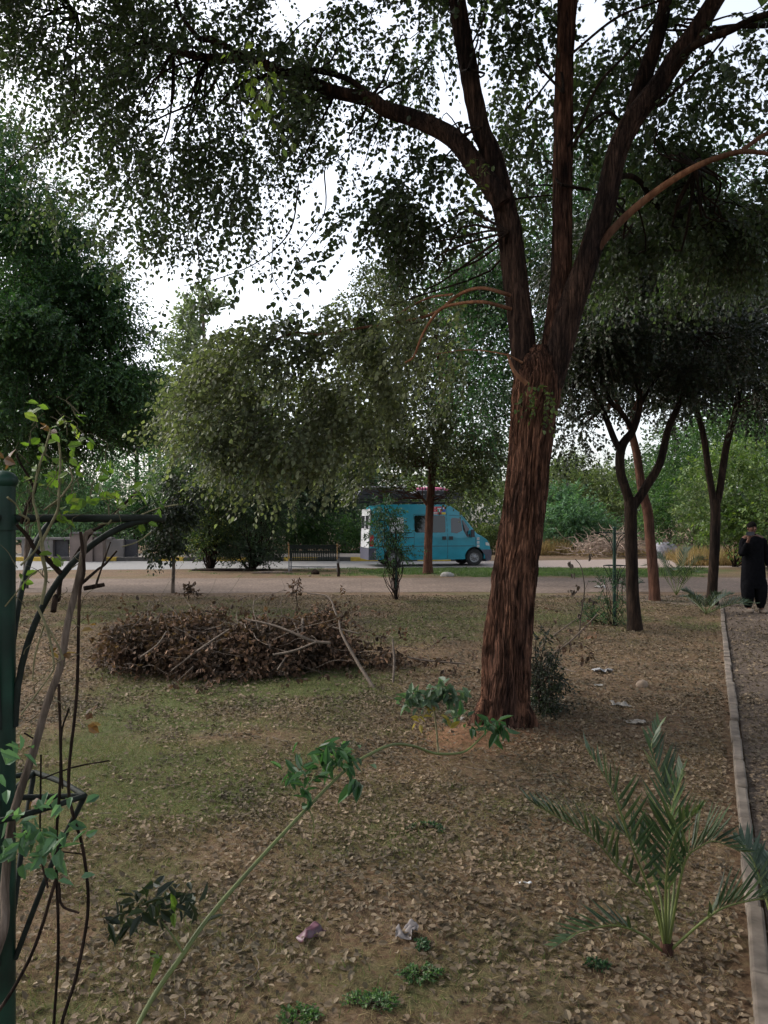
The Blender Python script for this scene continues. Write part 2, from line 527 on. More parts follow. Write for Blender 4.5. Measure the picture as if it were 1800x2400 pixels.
def road_mat():
    m, nt, b, out = newmat('road_surface')
    n2 = noise(nt, 9, 6, rough=.7)
    tc = nt.nodes.new('ShaderNodeTexCoord'); sx = nt.nodes.new('ShaderNodeSeparateXYZ')
    nt.links.new(tc.outputs['Object'], sx.inputs[0])
    mr = nt.nodes.new('ShaderNodeMapRange'); mr.inputs[1].default_value = 2; mr.inputs[2].default_value = 7
    nt.links.new(sx.outputs[0], mr.inputs[0])
    a = ramp(nt, n2, [(.3, (.10, .097, .095)), (.7, (.185, .178, .17))])
    s_ = ramp(nt, n2, [(.3, (.15, .115, .095)), (.7, (.26, .20, .165))])
    nt.links.new(mixc(nt, mr.outputs[0], a, s_), b.inputs['Base Color'])
    b.inputs['Roughness'].default_value = .9
    bump(nt, b, n2, .3, .02)
    return m
M_ROAD = road_mat()

# ------------------------------------------------------------------ ground sheet
GP = [  # green patches: px,py, rx(m), ry(m), amount
    (700, 1580, 1.3, .7, 1.0), (400, 1640, 1.1, .7, .6), (400, 1800, 1.1, .8, .85), (560, 1610, 1.4, .6, .6), (1000, 1480, 1.7, 1.6, .65),
    (330, 1440, 3.5, 2.0, .65), (250, 1700, 1.0, 1.4, .6), (1000, 1950, .5, .4, .4), (1060, 1430, 3.0, 1.8, .6), (930, 2300, .3, .2, .5),
    (1480, 1450, 2.5, 2.0, .3), (120, 1900, .6, .8, .5), (650, 1900, .9, .5, .35), (1150, 1850, .6, .5, .3), (800, 1700, 1.0, .6, .35), (300, 2100, .6, .5, .3)]
GW = [(*gp(px, py)[:2], rx, ry, a) for px, py, rx, ry, a in GP] + [
    (3.0, 27.3, 5.0, 2.4, 1.3), (5.6, 26.8, 4.0, 2.3, 1.0),  (9.5, 27.5, 3.5, 2.5, .5), (13, 25, 5, 6, .25)]

def kerb_x(y):
    return 1.34 + (y - 2.71) * .428

def grassf(x, y):
    x = np.asarray(x, float); y = np.asarray(y, float)
    p = np.stack([x, y, np.zeros_like(x)], 1)
    g = (fbm(p * .9 + 3, 3) - .48) * 1.4
    for cx, cy, rx, ry, a in GW:
        g = g + a * np.exp(-(((x - cx) / rx) ** 2 + ((y - cy) / ry) ** 2))
    g = g + (fbm(p * 2.6, 3) - .5) * 1.5
    # browner towards the trees on the right
    g = g - .5 * np.exp(-(((x - 2.2) / 2.2) ** 2 + ((y - 7.5) / 4) ** 2))
    return np.clip(g, 0, 1)

def axis(parts):
    out = []
    for a, b_, s in parts:
        out.append(np.arange(a, b_ - 1e-6, s))
    return np.concatenate(out + [[parts[-1][1]]])

gx = axis([(-600, -60, 90), (-60, -20, 5), (-20, -7, .5), (-7, 9, .055), (9, 20, .5), (20, 60, 5), (60, 600, 90)])
gy = axis([(-100, 0, 12), (0, 1.2, .3), (1.2, 12, .05), (12, 18, .1), (18, 45, .4), (45, 100, 5), (100, 1500, 140)])
X, Yg = np.meshgrid(gx, gy)
Z = ghp(X, Yg)
V = np.stack([X, Yg, Z], -1).reshape(-1, 3)
nx, ny = len(gx), len(gy)
i = np.arange(ny - 1)[:, None] * nx; j = np.arange(nx - 1)[None, :]
mb = MB(); mb.add(V, np.stack([i + j, i + j + 1, i + nx + j + 1, i + nx + j], -1).reshape(-1, 4))
ground = mb.build('ground', M_GROUND)
tag(ground, kind='structure')
mx_, my_, _q = gp(1085, 1735); tx_, ty_, _q = gp(1185, 1712)
red = np.exp(-((V[:, 0] - mx_) ** 2 + (V[:, 1] - my_) ** 2) / (2 * .22 ** 2)) + .9 * np.exp(-((V[:, 0] - tx_) ** 2 + (V[:, 1] - ty_) ** 2) / (2 * .34 ** 2))
ra = ground.data.attributes.new('red_soil', 'FLOAT', 'POINT'); ra.data.foreach_set('value', np.clip(red, 0, 1).astype(np.float32))
ga = ground.data.attributes.new('grass', 'FLOAT', 'POINT')
ga.data.foreach_set('value', grassf(V[:, 0], V[:, 1]).astype(np.float32))

def sheet(name, left, right, ys, z, mat, nx=6, seg=None):
    xs = []
    for y in ys:
        a, b_ = left(y), right(y)
        xs.append(np.linspace(a, b_, nx))
    Xs = np.array(xs); Ys = np.repeat(np.array(ys)[:, None], nx, 1)
    Zs = ghp(Xs, Ys) + z
    i = np.arange(len(ys) - 1)[:, None] * nx; j = np.arange(nx - 1)[None, :]
    mb = MB(); mb.add(np.stack([Xs, Ys, Zs], -1).reshape(-1, 3), np.stack([i + j, i + j + 1, i + nx + j + 1, i + nx + j], -1).reshape(-1, 4))
    return tag(mb.build(name, mat), kind='structure')

# gravel path right of the kerb (follows the ground relief)
def pr(y): return kerb_x(y) + 2.6 + max(0, (y - 12)) * .35
sheet('gravel_path', lambda y: kerb_x(y) + .05 if y < 15.4 else kerb_x(15.4) - (y - 15.4) * 1.2, pr, list(np.arange(1.2, 18.0, .05)), .008, M_PATH, nx=60)
# dusty cross path and road
def crosspath(name, x0, x1, ya, yb, z, mat, amp=.35, steps=160, rows=8):
    xs = np.linspace(x0, x1, steps)
    p = np.stack([xs * .5, np.zeros_like(xs), np.zeros_like(xs)], 1)
    a = ya(xs) + (fbm(p, 3) - .5) * 2 * amp; b_ = yb(xs) + (fbm(p + 31, 3) - .5) * 2 * amp
    t = np.linspace(0, 1, rows)[:, None]
    Ys = a * (1 - t) + b_ * t; Xs = np.repeat(xs[None], rows, 0)
    i = np.arange(rows - 1)[:, None] * steps; j = np.arange(steps - 1)[None, :]
    mb = MB(); mb.add(np.stack([Xs, Ys, np.full_like(Xs, z)], -1).reshape(-1, 3), np.stack([i + j, i + j + 1, i + steps + j + 1, i + steps + j], -1).reshape(-1, 4))
    return tag(mb.build(name, mat), kind='structure')
crosspath('dirt_path', -30, 26, lambda x: 18.8 + 0 * x, lambda x: 23.8 + .02 * x, .006, M_DIRT)
def road_near(x): return 29.0 + np.where(x < -1, -(-1 - x) * .10, (x + 1) * .04)
crosspath('road', -45, 60, lambda x: road_near(x), lambda x: 34.4 + np.where(x > 5, (x - 5) * .3, 0), .005, M_ROAD, amp=.12)
crosspath('pavement', -45, 4.5, lambda x: 34.75 + 0 * x, lambda x: 40.5 + 0 * x, .12, dirt_mat('pavement_dust', (.14, .125, .11), (.22, .2, .18), (.32, .29, .26), 7), amp=.0)
# near road edge line of dark earth and painted kerb behind the road
M_YP = flat_mat('kerb_yellow', (.42, .28, .04), .8, var=.25, scale=5)
M_BK = flat_mat('kerb_black', (.05, .045, .04), .85, var=.3, scale=5)
mb = MB()
x = -45.0; q = 0
while x < 4.4:
    mb.box((x + .75, 34.58, .09), (1.49, .3, .18), mat=q % 2)
    x += 1.5; q += 1
tag(mb.build('road_kerb', [M_BK, M_YP]), kind='structure')

# concrete edging of the path
mb = MB()
y = 1.3
while y < 15.3:
    L = .55
    ya = y + L / 2
    x_ = kerb_x(ya) + random.uniform(-.006, .006)
    mb.box((x_, ya, gh(x_, ya) + .012), (.068 + random.uniform(-.008, .006), L - .006, .07 + random.uniform(-.014, .014)), rz=-math.atan(.428) + random.uniform(-.015, .015), ry=random.uniform(-.03, .03), rx=random.uniform(-.01, .01))
    y += L * math.cos(math.atan(.428))
kb = mb.build('path_kerb', flat_mat('old_kerb', (.12, .10, .082), .95, var=.5, scale=7, bs=.6, spec=.1)); tag(kb, kind='structure')
bv = kb.modifiers.new('bevel', 'BEVEL'); bv.width = .012; bv.segments = 2

# ------------------------------------------------------------------ main tree
def bark_disp(amp, fth=5.0, fs=2.2, seed=0):
    def d(s_, th, rr):
        n = s_.size
        s1, t1, r1 = s_.ravel(), th.ravel(), rr.ravel()
        w = (vnoise(np.stack([s1 * 3, np.cos(t1) * 2 + 5, np.sin(t1) * 2 + seed], 1)) - .5) * .5
        k = r1 / .2
        t2 = t1 + w
        c1 = np.stack([np.cos(t2) * fth * k, np.sin(t2) * fth * k + seed, s1 * fs], 1)
        c2 = np.stack([np.cos(t2) * fth * 2.6 * k, np.sin(t2) * fth * 2.6 * k + seed + 9, s1 * fs * 2.5], 1)
        c3 = np.stack([np.cos(t1) * 1.3, np.sin(t1) * 1.3 + seed + 3, s1 * 1.1], 1)
        a = 1 - np.abs(vnoise(c1) * 2 - 1) * 1.6
        b_ = 1 - np.abs(vnoise(c2) * 2 - 1) * 1.6
        return (amp * (a * .6 + b_ * .5 - .4) + amp * 1.6 * (vnoise(c3) - .5)).reshape(s_.shape)
    return d

TB = gp(1183, 1712)
t = thing('shade_tree', (TB[0], TB[1], gh(TB[0], TB[1])), 'big foreground tree with shaggy red-brown bark forking into three tall stems', 'tree')
tree_main = t
mb = MB()
pts, rad = PX([(1180, 1745, 170), (1181, 1705, 133), (1183, 1650, 113), (1187, 1520, 105), (1198, 1400, 98), (1210, 1300, 96), (1226, 1180, 93), (1239, 1085, 90), (1250, 980, 91), (1257, 925, 104), (1262, 885, 100), (1266, 840, 78), (1268, 810, 30)], 6.3)
mb.tube(pts, rad, n=230, seg=.016, disp=bark_disp(.026, fth=7.5, fs=2.6, seed=1))
# root flare
for px_, w_ in ((1122, 40), (1150, 42), (1205, 44), (1238, 40)):
    a = at(px_ + (1180 - px_) * .35, 1640, 6.22); b_ = at(px_ - (1180 - px_) * .25, 1716, 6.2)
    mb.tube([a, [(a[0] + b_[0]) / 2, 6.2, (a[2] + b_[2]) / 2 - .01], (b_[0], b_[1], gh(b_[0], b_[1]) - .04)], [.06, .07, .05], n=20, seg=8, disp=bark_disp(.012, seed=px_))
mb.build('trunk', M_BARK, t)
mb = MB()
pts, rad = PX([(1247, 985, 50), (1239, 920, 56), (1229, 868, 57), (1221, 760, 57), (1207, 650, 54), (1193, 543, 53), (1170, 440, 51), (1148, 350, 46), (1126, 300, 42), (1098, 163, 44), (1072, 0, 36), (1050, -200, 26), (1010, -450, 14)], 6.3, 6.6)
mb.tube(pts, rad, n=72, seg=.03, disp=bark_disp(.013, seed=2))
mb.build('left_stem', M_BARKSHADE, t)
mb = MB()
pts, rad = PX([(1270, 960, 46), (1284, 880, 50), (1298, 790, 48), (1309, 700, 47), (1316, 640, 46), (1318, 540, 44), (1319, 434, 44), (1320, 325, 42), (1321, 217, 40), (1324, 108, 39), (1329, 0, 43), (1335, -250, 30), (1330, -600, 14)], 6.3, 6.4)
mb.tube(pts, rad, n=72, seg=.03, disp=bark_disp(.012, seed=3))
mb.build('middle_stem', M_BARK, t)
mb = MB()
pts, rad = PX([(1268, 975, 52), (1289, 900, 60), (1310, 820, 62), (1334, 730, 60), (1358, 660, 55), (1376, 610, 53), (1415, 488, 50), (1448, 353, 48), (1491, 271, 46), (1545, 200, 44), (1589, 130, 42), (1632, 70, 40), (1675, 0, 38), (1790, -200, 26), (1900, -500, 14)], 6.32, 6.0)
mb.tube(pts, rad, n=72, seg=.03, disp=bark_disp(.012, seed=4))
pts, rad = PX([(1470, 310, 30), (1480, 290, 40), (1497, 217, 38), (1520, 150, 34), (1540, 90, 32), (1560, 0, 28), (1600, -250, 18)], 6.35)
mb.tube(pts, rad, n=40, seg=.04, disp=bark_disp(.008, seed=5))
mb.build('right_stem', M_BARKSHADE, t)
# boughs
br = MB()
bough = [(1178, 480, 40, 6.32), (1150, 436, 44, 6.34), (1117, 392, 46, 6.4), (1063, 325, 42, 6.45), (981, 282, 38, 6.6), (900, 255, 34, 6.75), (868, 233, 33, 6.8), (787, 217, 28, 7), (705, 184, 25, 7.1), (651, 168, 24, 7.2), (586, 141, 20, 7.3), (488, 136, 17, 7.5), (407, 119, 12, 7.7), (336, 92, 9, 8), (180, 30, 6, 8.2)]
pts, rad = PX(bough, 7); bo_ = MB(); bo_.tube(pts, rad, n=40, seg=.03, disp=bark_disp(.008, seed=6)); bo_.build('bough', M_BARKSHADE, t)
for l in ([(872, 228, 12, 6.8), (813, 184, 14, 6.9), (732, 165, 13, 7), (660, 168, 10, 7.1), (560, 200, 7, 7.3), (500, 260, 4, 7.4)],
          [(600, 145, 14, 7.25), (550, 118, 14, 7.3), (490, 92, 16, 7.4), (465, 88, 13, 7.4), (425, 35, 9, 7.5), (400, -30, 6, 7.6)],
          [(520, 157, 8, 7.4), (488, 217, 7, 7.5), (450, 244, 5, 7.6), (374, 277, 4, 7.7), (300, 330, 3, 7.8)],
          [(1545, 205, 18, 6.1), (1605, 125, 19, 6), (1659, 92, 18, 5.9), (1714, 70, 17, 5.8), (1768, 43, 16, 5.7), (1850, 20, 14, 5.6)],
          [(1660, 70, 10, 6), (1720, 62, 12, 6), (1800, 60, 12, 6)],
          [(1425, 425, 14, 6.4), (1470, 412, 13, 6.6), (1502, 428, 12, 6.8), (1540, 483, 12, 7.1), (1605, 510, 11, 7.3), (1714, 534, 9, 7.5), (1800, 550, 6, 7.7)],
          [(1335, 130, 6, 6.3), (1443, 43, 6, 6.2), (1550, 0, 5, 6)],
          [(1330, 345, 6, 6.3), (1360, 290, 8, 6.2), (1405, 195, 7, 6.1), (1475, 119, 6, 6.1), (1573, 0, 5, 6)],
          [(1342, 345, 8, 6.25), (1360, 315, 7, 6.2), (1400, 275, 6, 6.2), (1428, 264, 7, 6.3), (1452, 282, 8, 6.35)],
          [(1540, 250, 8, 6.1), (1640, 160, 6, 6), (1720, 60, 4, 5.8)],
          [(1190, 560, 6, 6.4), (1120, 610, 5, 6.8), (1050, 640, 3, 7.2)],
          [(1180, 470, 6, 6.4), (1260, 460, 4, 6.4), (1320, 455, 3, 6.4)]):
    pts, rad = PX(l, 6.3); br.tube(pts, rad, n=10, seg=6)
# low twisted limbs
rs = MB()
for l in ([(1345, 700, 10, 6.33), (1360, 665, 19, 6.28), (1376, 628, 20, 6.22), (1410, 570, 19, 6.15), (1470, 504, 18, 6.1), (1551, 439, 16, 6), (1632, 390, 14, 5.9), (1703, 363, 13, 5.85), (1746, 355, 12, 5.8), (1800, 360, 9, 5.8), (1900, 372, 8, 5.7)],
          [(1735, 357, 10, 5.8), (1770, 330, 11, 5.8), (1800, 312, 10, 5.8), (1880, 280, 8, 5.7)],
          [(1195, 692, 9, 6.25), (1177, 686, 9, 6.2), (1128, 675, 8, 6.3), (1079, 689, 8, 6.5), (1008, 738, 7, 6.9), (900, 762, 6, 7.3), (868, 765, 6, 7.4), (752, 784, 6, 7.6), (684, 781, 6, 7.7), (607, 816, 5, 7.8), (540, 850, 3, 7.9)],
          [(1197, 724, 9, 6.25), (1179, 719, 9, 6.2), (1133, 708, 8, 6.2), (1079, 711, 7, 6.3), (1030, 727, 7, 6.4), (992, 781, 6, 6.5), (970, 835, 5, 6.6), (949, 850, 4, 6.6)],
          [(1060, 690, 6, 6.5), (1000, 700, 5, 6.9), (930, 740, 4, 7.4), (860, 800, 3, 8)],
          [(1225, 850, 6, 6.2), (1180, 830, 4, 6.2), (1100, 820, 2, 6.4), (1020, 830, 2, 6.6)],
          [(1235, 900, 12, 6.1), (1205, 870, 9, 6.1), (1190, 830, 6, 6.2)]):
    pts, rad = PX(l, 6.3); rs.tube(pts, rad, n=12, seg=6)
rs.build('low_limbs', M_BARKS, t)

crown = MB()
# (px, py, rx, ry, Y, rY, n sprigs)
UL = [(120, 60, 190, 120, 8.2, 1.2, 210), (420, 20, 240, 110, 8, 1.3, 250), (180, 240, 150, 110, 8.2, 1, 150), (400, 230, 200, 120, 7.8, 1.2, 230), (330, 400, 140, 110, 7.9, .9, 150),
      (550, 390, 130, 100, 7.6, .9, 140), (620, 230, 140, 90, 7.4, .9, 110), (760, 310, 90, 110, 7.1, .8, 90), (800, 410, 50, 50, 7.2, .5, 16), (470, 510, 150, 70, 7.6, .7, 78), (280, 540, 60, 60, 7.9, .5, 22),
      (700, 60, 180, 90, 7.5, 1.1, 170), (930, 80, 150, 120, 7.3, 1, 140), (930, 250, 90, 90, 7.2, .7, 50), (240, -60, 500, 120, 8.3, 1.5, 300),
      (90, 460, 60, 60, 8.3, .5, 20), (60, 150, 90, 140, 8.6, .7, 70), (620, 530, 90, 30, 7.3, .4, 12)]
for k_, (px, py, rx, ry, Y, rY, n) in enumerate(UL):
    O, D = pblob(px, py, rx * 1.05, ry * 1.08, Y, rY, int(n * 1.05), fr=2.2, thr=.46, shell=.45, seed=k_)
    sprigs(crown, O, D * .6 + np.array([-.3, 0, -.3]), .32, 8, .048, droop=.4)
    c = at(px, py, Y)
    for _ in range(max(2, n // 35)):
        p = O[RNG.integers(len(O))]; near = min(bough, key=lambda q_: np.linalg.norm(np.array(at(q_[0], q_[1], q_[3])) - p))
        limb_to(br, at(near[0], near[1], near[3]), p, .012, .002, 4)
# trailing sprays below the left bough
for px, py, n in ((530, 640, 4), (640, 620, 4), (720, 600, 5), (420, 660, 3), (520, 690, 3), (700, 740, 2), (560, 590, 5), (800, 560, 3), (330, 640, 3), (460, 740, 2), (370, 720, 2), (660, 700, 2), (700, 620, 4), (780, 480, 4), (760, 640, 3)):
    O = np.array([at(px + random.uniform(-45, 45), py - 25 + random.uniform(-25, 25), 6.9 + random.uniform(-.4, .4)) for _ in range(n)])
    sprigs(crown, O, rnd(n) * .3 + np.array([-.5, 0, -.7]), .30, 7, .062, droop=.3)
for l in ([(700, 430, 4, 7), (680, 540, 4, 7), (610, 610, 3, 7), (520, 650, 3, 6.9), (430, 670, 2, 6.9)], [(760, 400, 4, 7), (760, 500, 3, 6.9), (700, 590, 2, 6.9)], [(640, 560, 3, 7), (640, 650, 2, 7), (690, 720, 1.5, 7)], [(460, 520, 4, 7.2), (470, 640, 2.5, 7), (500, 730, 2, 7)]):
    pts, rad = PX(l, 7); br.tube(pts, rad, n=5, seg=5)
TR = [(1000, 480, 120, 90, 7.2, .7, 100), (1040, 380, 80, 70, 7.0, .5, 36), (900, 560, 110, 70, 7.6, .7, 80), (1130, 60, 120, 130, 7.2, 1, 90), (1240, 200, 80, 160, 7.4, .9, 75), (1250, 420, 60, 120, 7.4, .8, 44),
      (1420, 60, 140, 110, 7.2, 1, 95), (1400, 250, 100, 120, 7.3, .9, 75), (1640, 250, 150, 120, 6.8, 1, 120), (1700, 420, 130, 100, 6.8, .9, 95), (1550, 380, 110, 80, 7.2, .9, 60), (1680, 60, 110, 60, 6.5, .8, 30),
      (1560, 600, 240, 90, 8.2, 1.2, 260), (1740, 540, 110, 100, 7.5, 1, 150), (1580, 480, 180, 70, 8, 1, 120), (1400, 560, 60, 70, 7.4, .8, 28), (820, 720, 70, 50, 7.6, .5, 20)]
for k_, (px, py, rx, ry, Y, rY, n) in enumerate(TR):
    O, D = pblob(px, py, rx, ry, Y, rY, int(n * 1.4), fr=2.2, thr=.46, seed=k_ + 40)
    sprigs(crown, O, D * .6 + np.array([0, 0, -.3]), .28, 7, .054, droop=.45)
    st = [(1193, 543), (1126, 300), (1098, 163), (1319, 434), (1321, 217), (1377, 624), (1448, 353), (1545, 200), (1632, 70), (1470, 504), (1632, 390)]
    for _ in range(max(2, n // 30)):
        p = O[RNG.integers(len(O))]; q_ = min(st, key=lambda q: (at(q[0], q[1], 6.2)[0] - p[0]) ** 2 + (at(q[0], q[1], 6.2)[2] - p[2] + .5) ** 2)
        limb_to(br, at(q_[0], q_[1], 6.2), p, .012, .002, 4)
# near bright spray under the bough
O, D = pblob(625, 150, 70, 110, 4.9, .3, 16, thr=.3, seed=3)
br.build('branches', M_BARKD, t)
# unseen canopy above and around the frame, added to shade the ground
for k_, (c, r, n) in enumerate([((-3.5, 5.5, 8.2), (3.8, 3.5, 1.5), 520), ((1.5, 6.0, 9.3), (3.5, 4.0, 2.3), 620), ((5.0, 5.0, 8.6), (3.2, 3.5, 2), 480), ((-3, 0, 7.6), (3.5, 3, 1.6), 420), ((2.5, 0, 8), (3.5, 3, 1.8), 420), ((0, -5, 8.5), (6, 3.5, 2.5), 400)]):
    O, D = blob(c, r, n, fr=.9, thr=.44, seed=k_ + 70)
    kp = O[:, 2] > CAMH + 1290 / F * np.maximum(O[:, 1], 0)
    O, D = O[kp], D[kp]
    sprigs(crown, O, D * .6 + np.array([0, 0, -.3]), .5, 9, .15, droop=.3, twig=.003)
crown.build('crown', [M_LEAF, M_TWIG], t)
# near bright spray and trunk shoots
sp = MB()
sprigs(sp, O=pblob(615, 160, 60, 110, 4.6, .25, 7, thr=.2, seed=9)[0], D=rnd(14) * .5 + np.array([0, 0, -.7]), length=.28, k=6, leafL=.055, droop=.4)
sprigs(sp, O=pblob(1260, 930, 50, 42, 6.05, .14, 11, thr=.2, seed=9)[0] * np.array([1, 0, 1]) + np.array([0, 6.03, 0]), D=rnd(22) * .6 + np.array([0, -.5, -.6]), length=.13, k=5, leafL=.036, droop=.6, twig=.0015)
sprigs(sp, O=pblob(1110, 420, 40, 60, 6.1, .1, 4, thr=.2, seed=5)[0], D=rnd(8) * .6 + np.array([0, -.3, -.3]), length=.2, k=6, leafL=.05, droop=.4)
sp.build('leafy_shoots', [leaf_mat('leaf_shoot', (.05, .08, .02), (.10, .14, .035), (.16, .2, .05), trans=.45), M_TWIG], t)['kind'] = 'stuff'
# hanging olive limb
ol = MB()
OL = [(575, 865, 115, 70, 7.9, .6, 90), (700, 900, 170, 120, 8.0, .7, 210), (520, 960, 110, 90, 8.0, .6, 100), (680, 1020, 150, 70, 8.0, .6, 110), (850, 880, 110, 110, 8.2, .7, 110), (640, 800, 130, 50, 7.7, .5, 60), (830, 790, 100, 60, 7.7, .5, 60), (950, 760, 80, 70, 7.4, .5, 50), (450, 920, 50, 60, 7.9, .4, 26), (600, 1085, 90, 40, 8.1, .4, 40), (760, 1090, 80, 40, 8.2, .4, 36), (490, 1040, 60, 50, 8, .4, 26), (450, 850, 30, 25, 7.8, .3, 5), (410, 1000, 40, 40, 8, .3, 14), (900, 960, 60, 70, 8.2, .5, 40), (740, 740, 60, 26, 7.6, .3, 14), (640, 1150, 60, 24, 8.1, .3, 10), (820, 1010, 80, 60, 8.1, .5, 40), (1030, 800, 80, 110, 8.2, .6, 60)]
for k_, (px, py, rx, ry, Y, rY, n) in enumerate(OL):
    O, D = pblob(px, py, rx, ry, Y, rY, int(n * 1.1), fr=2.4, thr=.46, shell=.42, seed=k_ + 20)
    sprigs(ol, O, D * .5 + np.array([-.4, -.2, -.3]), .34, 8, .052, droop=.4)
ol.build('hanging_foliage', [M_OLIVE, M_TWIG], t)

# ------------------------------------------------------------------ other trees
def tree(name, label, base, stems, blobs, bark, leafm, group=None, leafL=.07, k=7, ln=.4, tm=T_ROUND, aspect=.8, fr=1.2, thr=.45, seed=0, limbs=12, drop=.35, cat='tree', n_side=14, disp=.006, twig=.003, hang=.3, anchors=None, tail=None):
    """stems: px polylines with width; base: (x,y)."""
    x, y = base
    t = thing(name, (x, y, gh(x, y)), label, cat, group)
    mb = MB(); anc = []
    for i_, l in enumerate(stems):
        pts, rad = PX(l, y)
        if i_ == 0 or l[0][1] > 1300:
            pts.insert(0, (pts[0][0], pts[0][1], gh(pts[0][0], pts[0][1]) - .08)); rad.insert(0, rad[0] * 1.25)
            pts[1] = (pts[1][0], pts[1][1], max(pts[1][2], gh(x, y) + .12))
        mb.tube(pts, rad, n=n_side, seg=6, disp=bark_disp(disp, seed=seed + i_) if disp else None)
        anc += [np.array(p) for p in pts[len(pts) // 2:]]
    cr = MB()
    for i_, (px, py, rx, ry, Y, rY, n) in enumerate(blobs):
        O, D = pblob(px, py, rx, ry, Y, rY, n, fr=fr, thr=thr, seed=seed + i_)
        sprigs(cr, O, D * .7 + np.array([0, 0, -.15]), ln, k, leafL, tm=tm, aspect=aspect, droop=drop, twig=twig, hang=hang)
        for _ in range(limbs):
            p = O[RNG.integers(len(O))]; a = min(anc, key=lambda q_: np.linalg.norm(q_ - p) + (3 if q_[2] > p[2] + .5 else 0))
            limb_to(mb, a, p, .010 + .004 * np.linalg.norm(a - p), .004, 4, n=5)
    mb.build('trunk', bark, t)
    cr.build('crown', [leafm, M_TWIG], t)
    return t

def PXY(px, Y): return ((px - HX) / F * Y, Y)

# right-hand trees
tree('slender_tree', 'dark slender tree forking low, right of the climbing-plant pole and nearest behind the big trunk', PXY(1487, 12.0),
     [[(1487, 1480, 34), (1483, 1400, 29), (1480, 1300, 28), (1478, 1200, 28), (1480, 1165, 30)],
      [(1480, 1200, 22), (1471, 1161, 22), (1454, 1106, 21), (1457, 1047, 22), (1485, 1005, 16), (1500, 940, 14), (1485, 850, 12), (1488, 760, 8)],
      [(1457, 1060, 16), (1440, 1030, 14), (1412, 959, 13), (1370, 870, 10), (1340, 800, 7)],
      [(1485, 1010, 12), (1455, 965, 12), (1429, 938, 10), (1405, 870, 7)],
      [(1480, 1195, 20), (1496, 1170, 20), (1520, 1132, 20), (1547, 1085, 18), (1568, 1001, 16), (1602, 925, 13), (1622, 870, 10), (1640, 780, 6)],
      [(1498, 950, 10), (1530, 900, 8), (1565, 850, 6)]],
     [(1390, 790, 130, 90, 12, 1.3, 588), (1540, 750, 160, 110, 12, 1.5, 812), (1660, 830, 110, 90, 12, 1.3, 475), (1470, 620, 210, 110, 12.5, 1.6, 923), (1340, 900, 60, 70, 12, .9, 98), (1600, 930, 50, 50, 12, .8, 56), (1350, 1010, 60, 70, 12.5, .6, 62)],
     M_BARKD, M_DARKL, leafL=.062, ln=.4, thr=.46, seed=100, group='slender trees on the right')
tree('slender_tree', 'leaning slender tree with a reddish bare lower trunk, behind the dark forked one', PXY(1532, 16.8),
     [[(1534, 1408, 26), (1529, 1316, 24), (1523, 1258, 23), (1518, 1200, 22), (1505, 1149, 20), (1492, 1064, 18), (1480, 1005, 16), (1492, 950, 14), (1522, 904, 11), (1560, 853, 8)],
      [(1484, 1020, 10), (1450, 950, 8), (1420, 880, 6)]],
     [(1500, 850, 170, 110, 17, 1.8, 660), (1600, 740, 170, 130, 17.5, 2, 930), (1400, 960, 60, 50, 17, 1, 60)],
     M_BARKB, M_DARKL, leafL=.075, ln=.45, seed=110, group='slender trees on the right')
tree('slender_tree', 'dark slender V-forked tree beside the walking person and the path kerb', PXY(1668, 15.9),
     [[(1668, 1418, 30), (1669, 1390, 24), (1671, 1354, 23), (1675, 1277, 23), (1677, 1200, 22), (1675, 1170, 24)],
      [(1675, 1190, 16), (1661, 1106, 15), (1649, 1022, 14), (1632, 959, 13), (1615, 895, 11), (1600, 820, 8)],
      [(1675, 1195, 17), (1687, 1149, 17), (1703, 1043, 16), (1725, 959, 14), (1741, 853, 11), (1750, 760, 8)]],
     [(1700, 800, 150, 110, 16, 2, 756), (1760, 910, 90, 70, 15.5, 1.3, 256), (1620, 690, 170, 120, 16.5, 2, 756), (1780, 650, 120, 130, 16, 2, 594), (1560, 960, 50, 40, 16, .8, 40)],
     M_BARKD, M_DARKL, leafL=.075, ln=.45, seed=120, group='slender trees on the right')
# tree behind the big trunk, brighter upper crown
tree('leafy_tree', 'tall tree with mid-green crown filling the gap behind the stems of the big tree', PXY(1190, 21),
     [[(1190, 1385, 22), (1196, 1200, 20), (1225, 1000, 18), (1265, 850, 16), (1300, 700, 12), (1330, 560, 8)], [(1270, 850, 12), (1210, 720, 9), (1150, 620, 6)], [(1290, 760, 10), (1400, 650, 8), (1480, 560, 5)]],
     [(1330, 560, 200, 130, 21, 2.5, 676), (1120, 620, 130, 110, 21, 2, 390), (1500, 480, 180, 120, 21, 2.5, 546), (1250, 720, 160, 110, 21, 2, 429), (1400, 400, 160, 90, 21, 2, 312), (1700, 480, 140, 130, 22, 2.5, 429), (1150, 900, 130, 110, 22, 2, 338), (1320, 860, 70, 80, 22, 1.5, 78)],
     M_BARKD, M_GREEN, leafL=.10, ln=.6, seed=130, thr=.47)
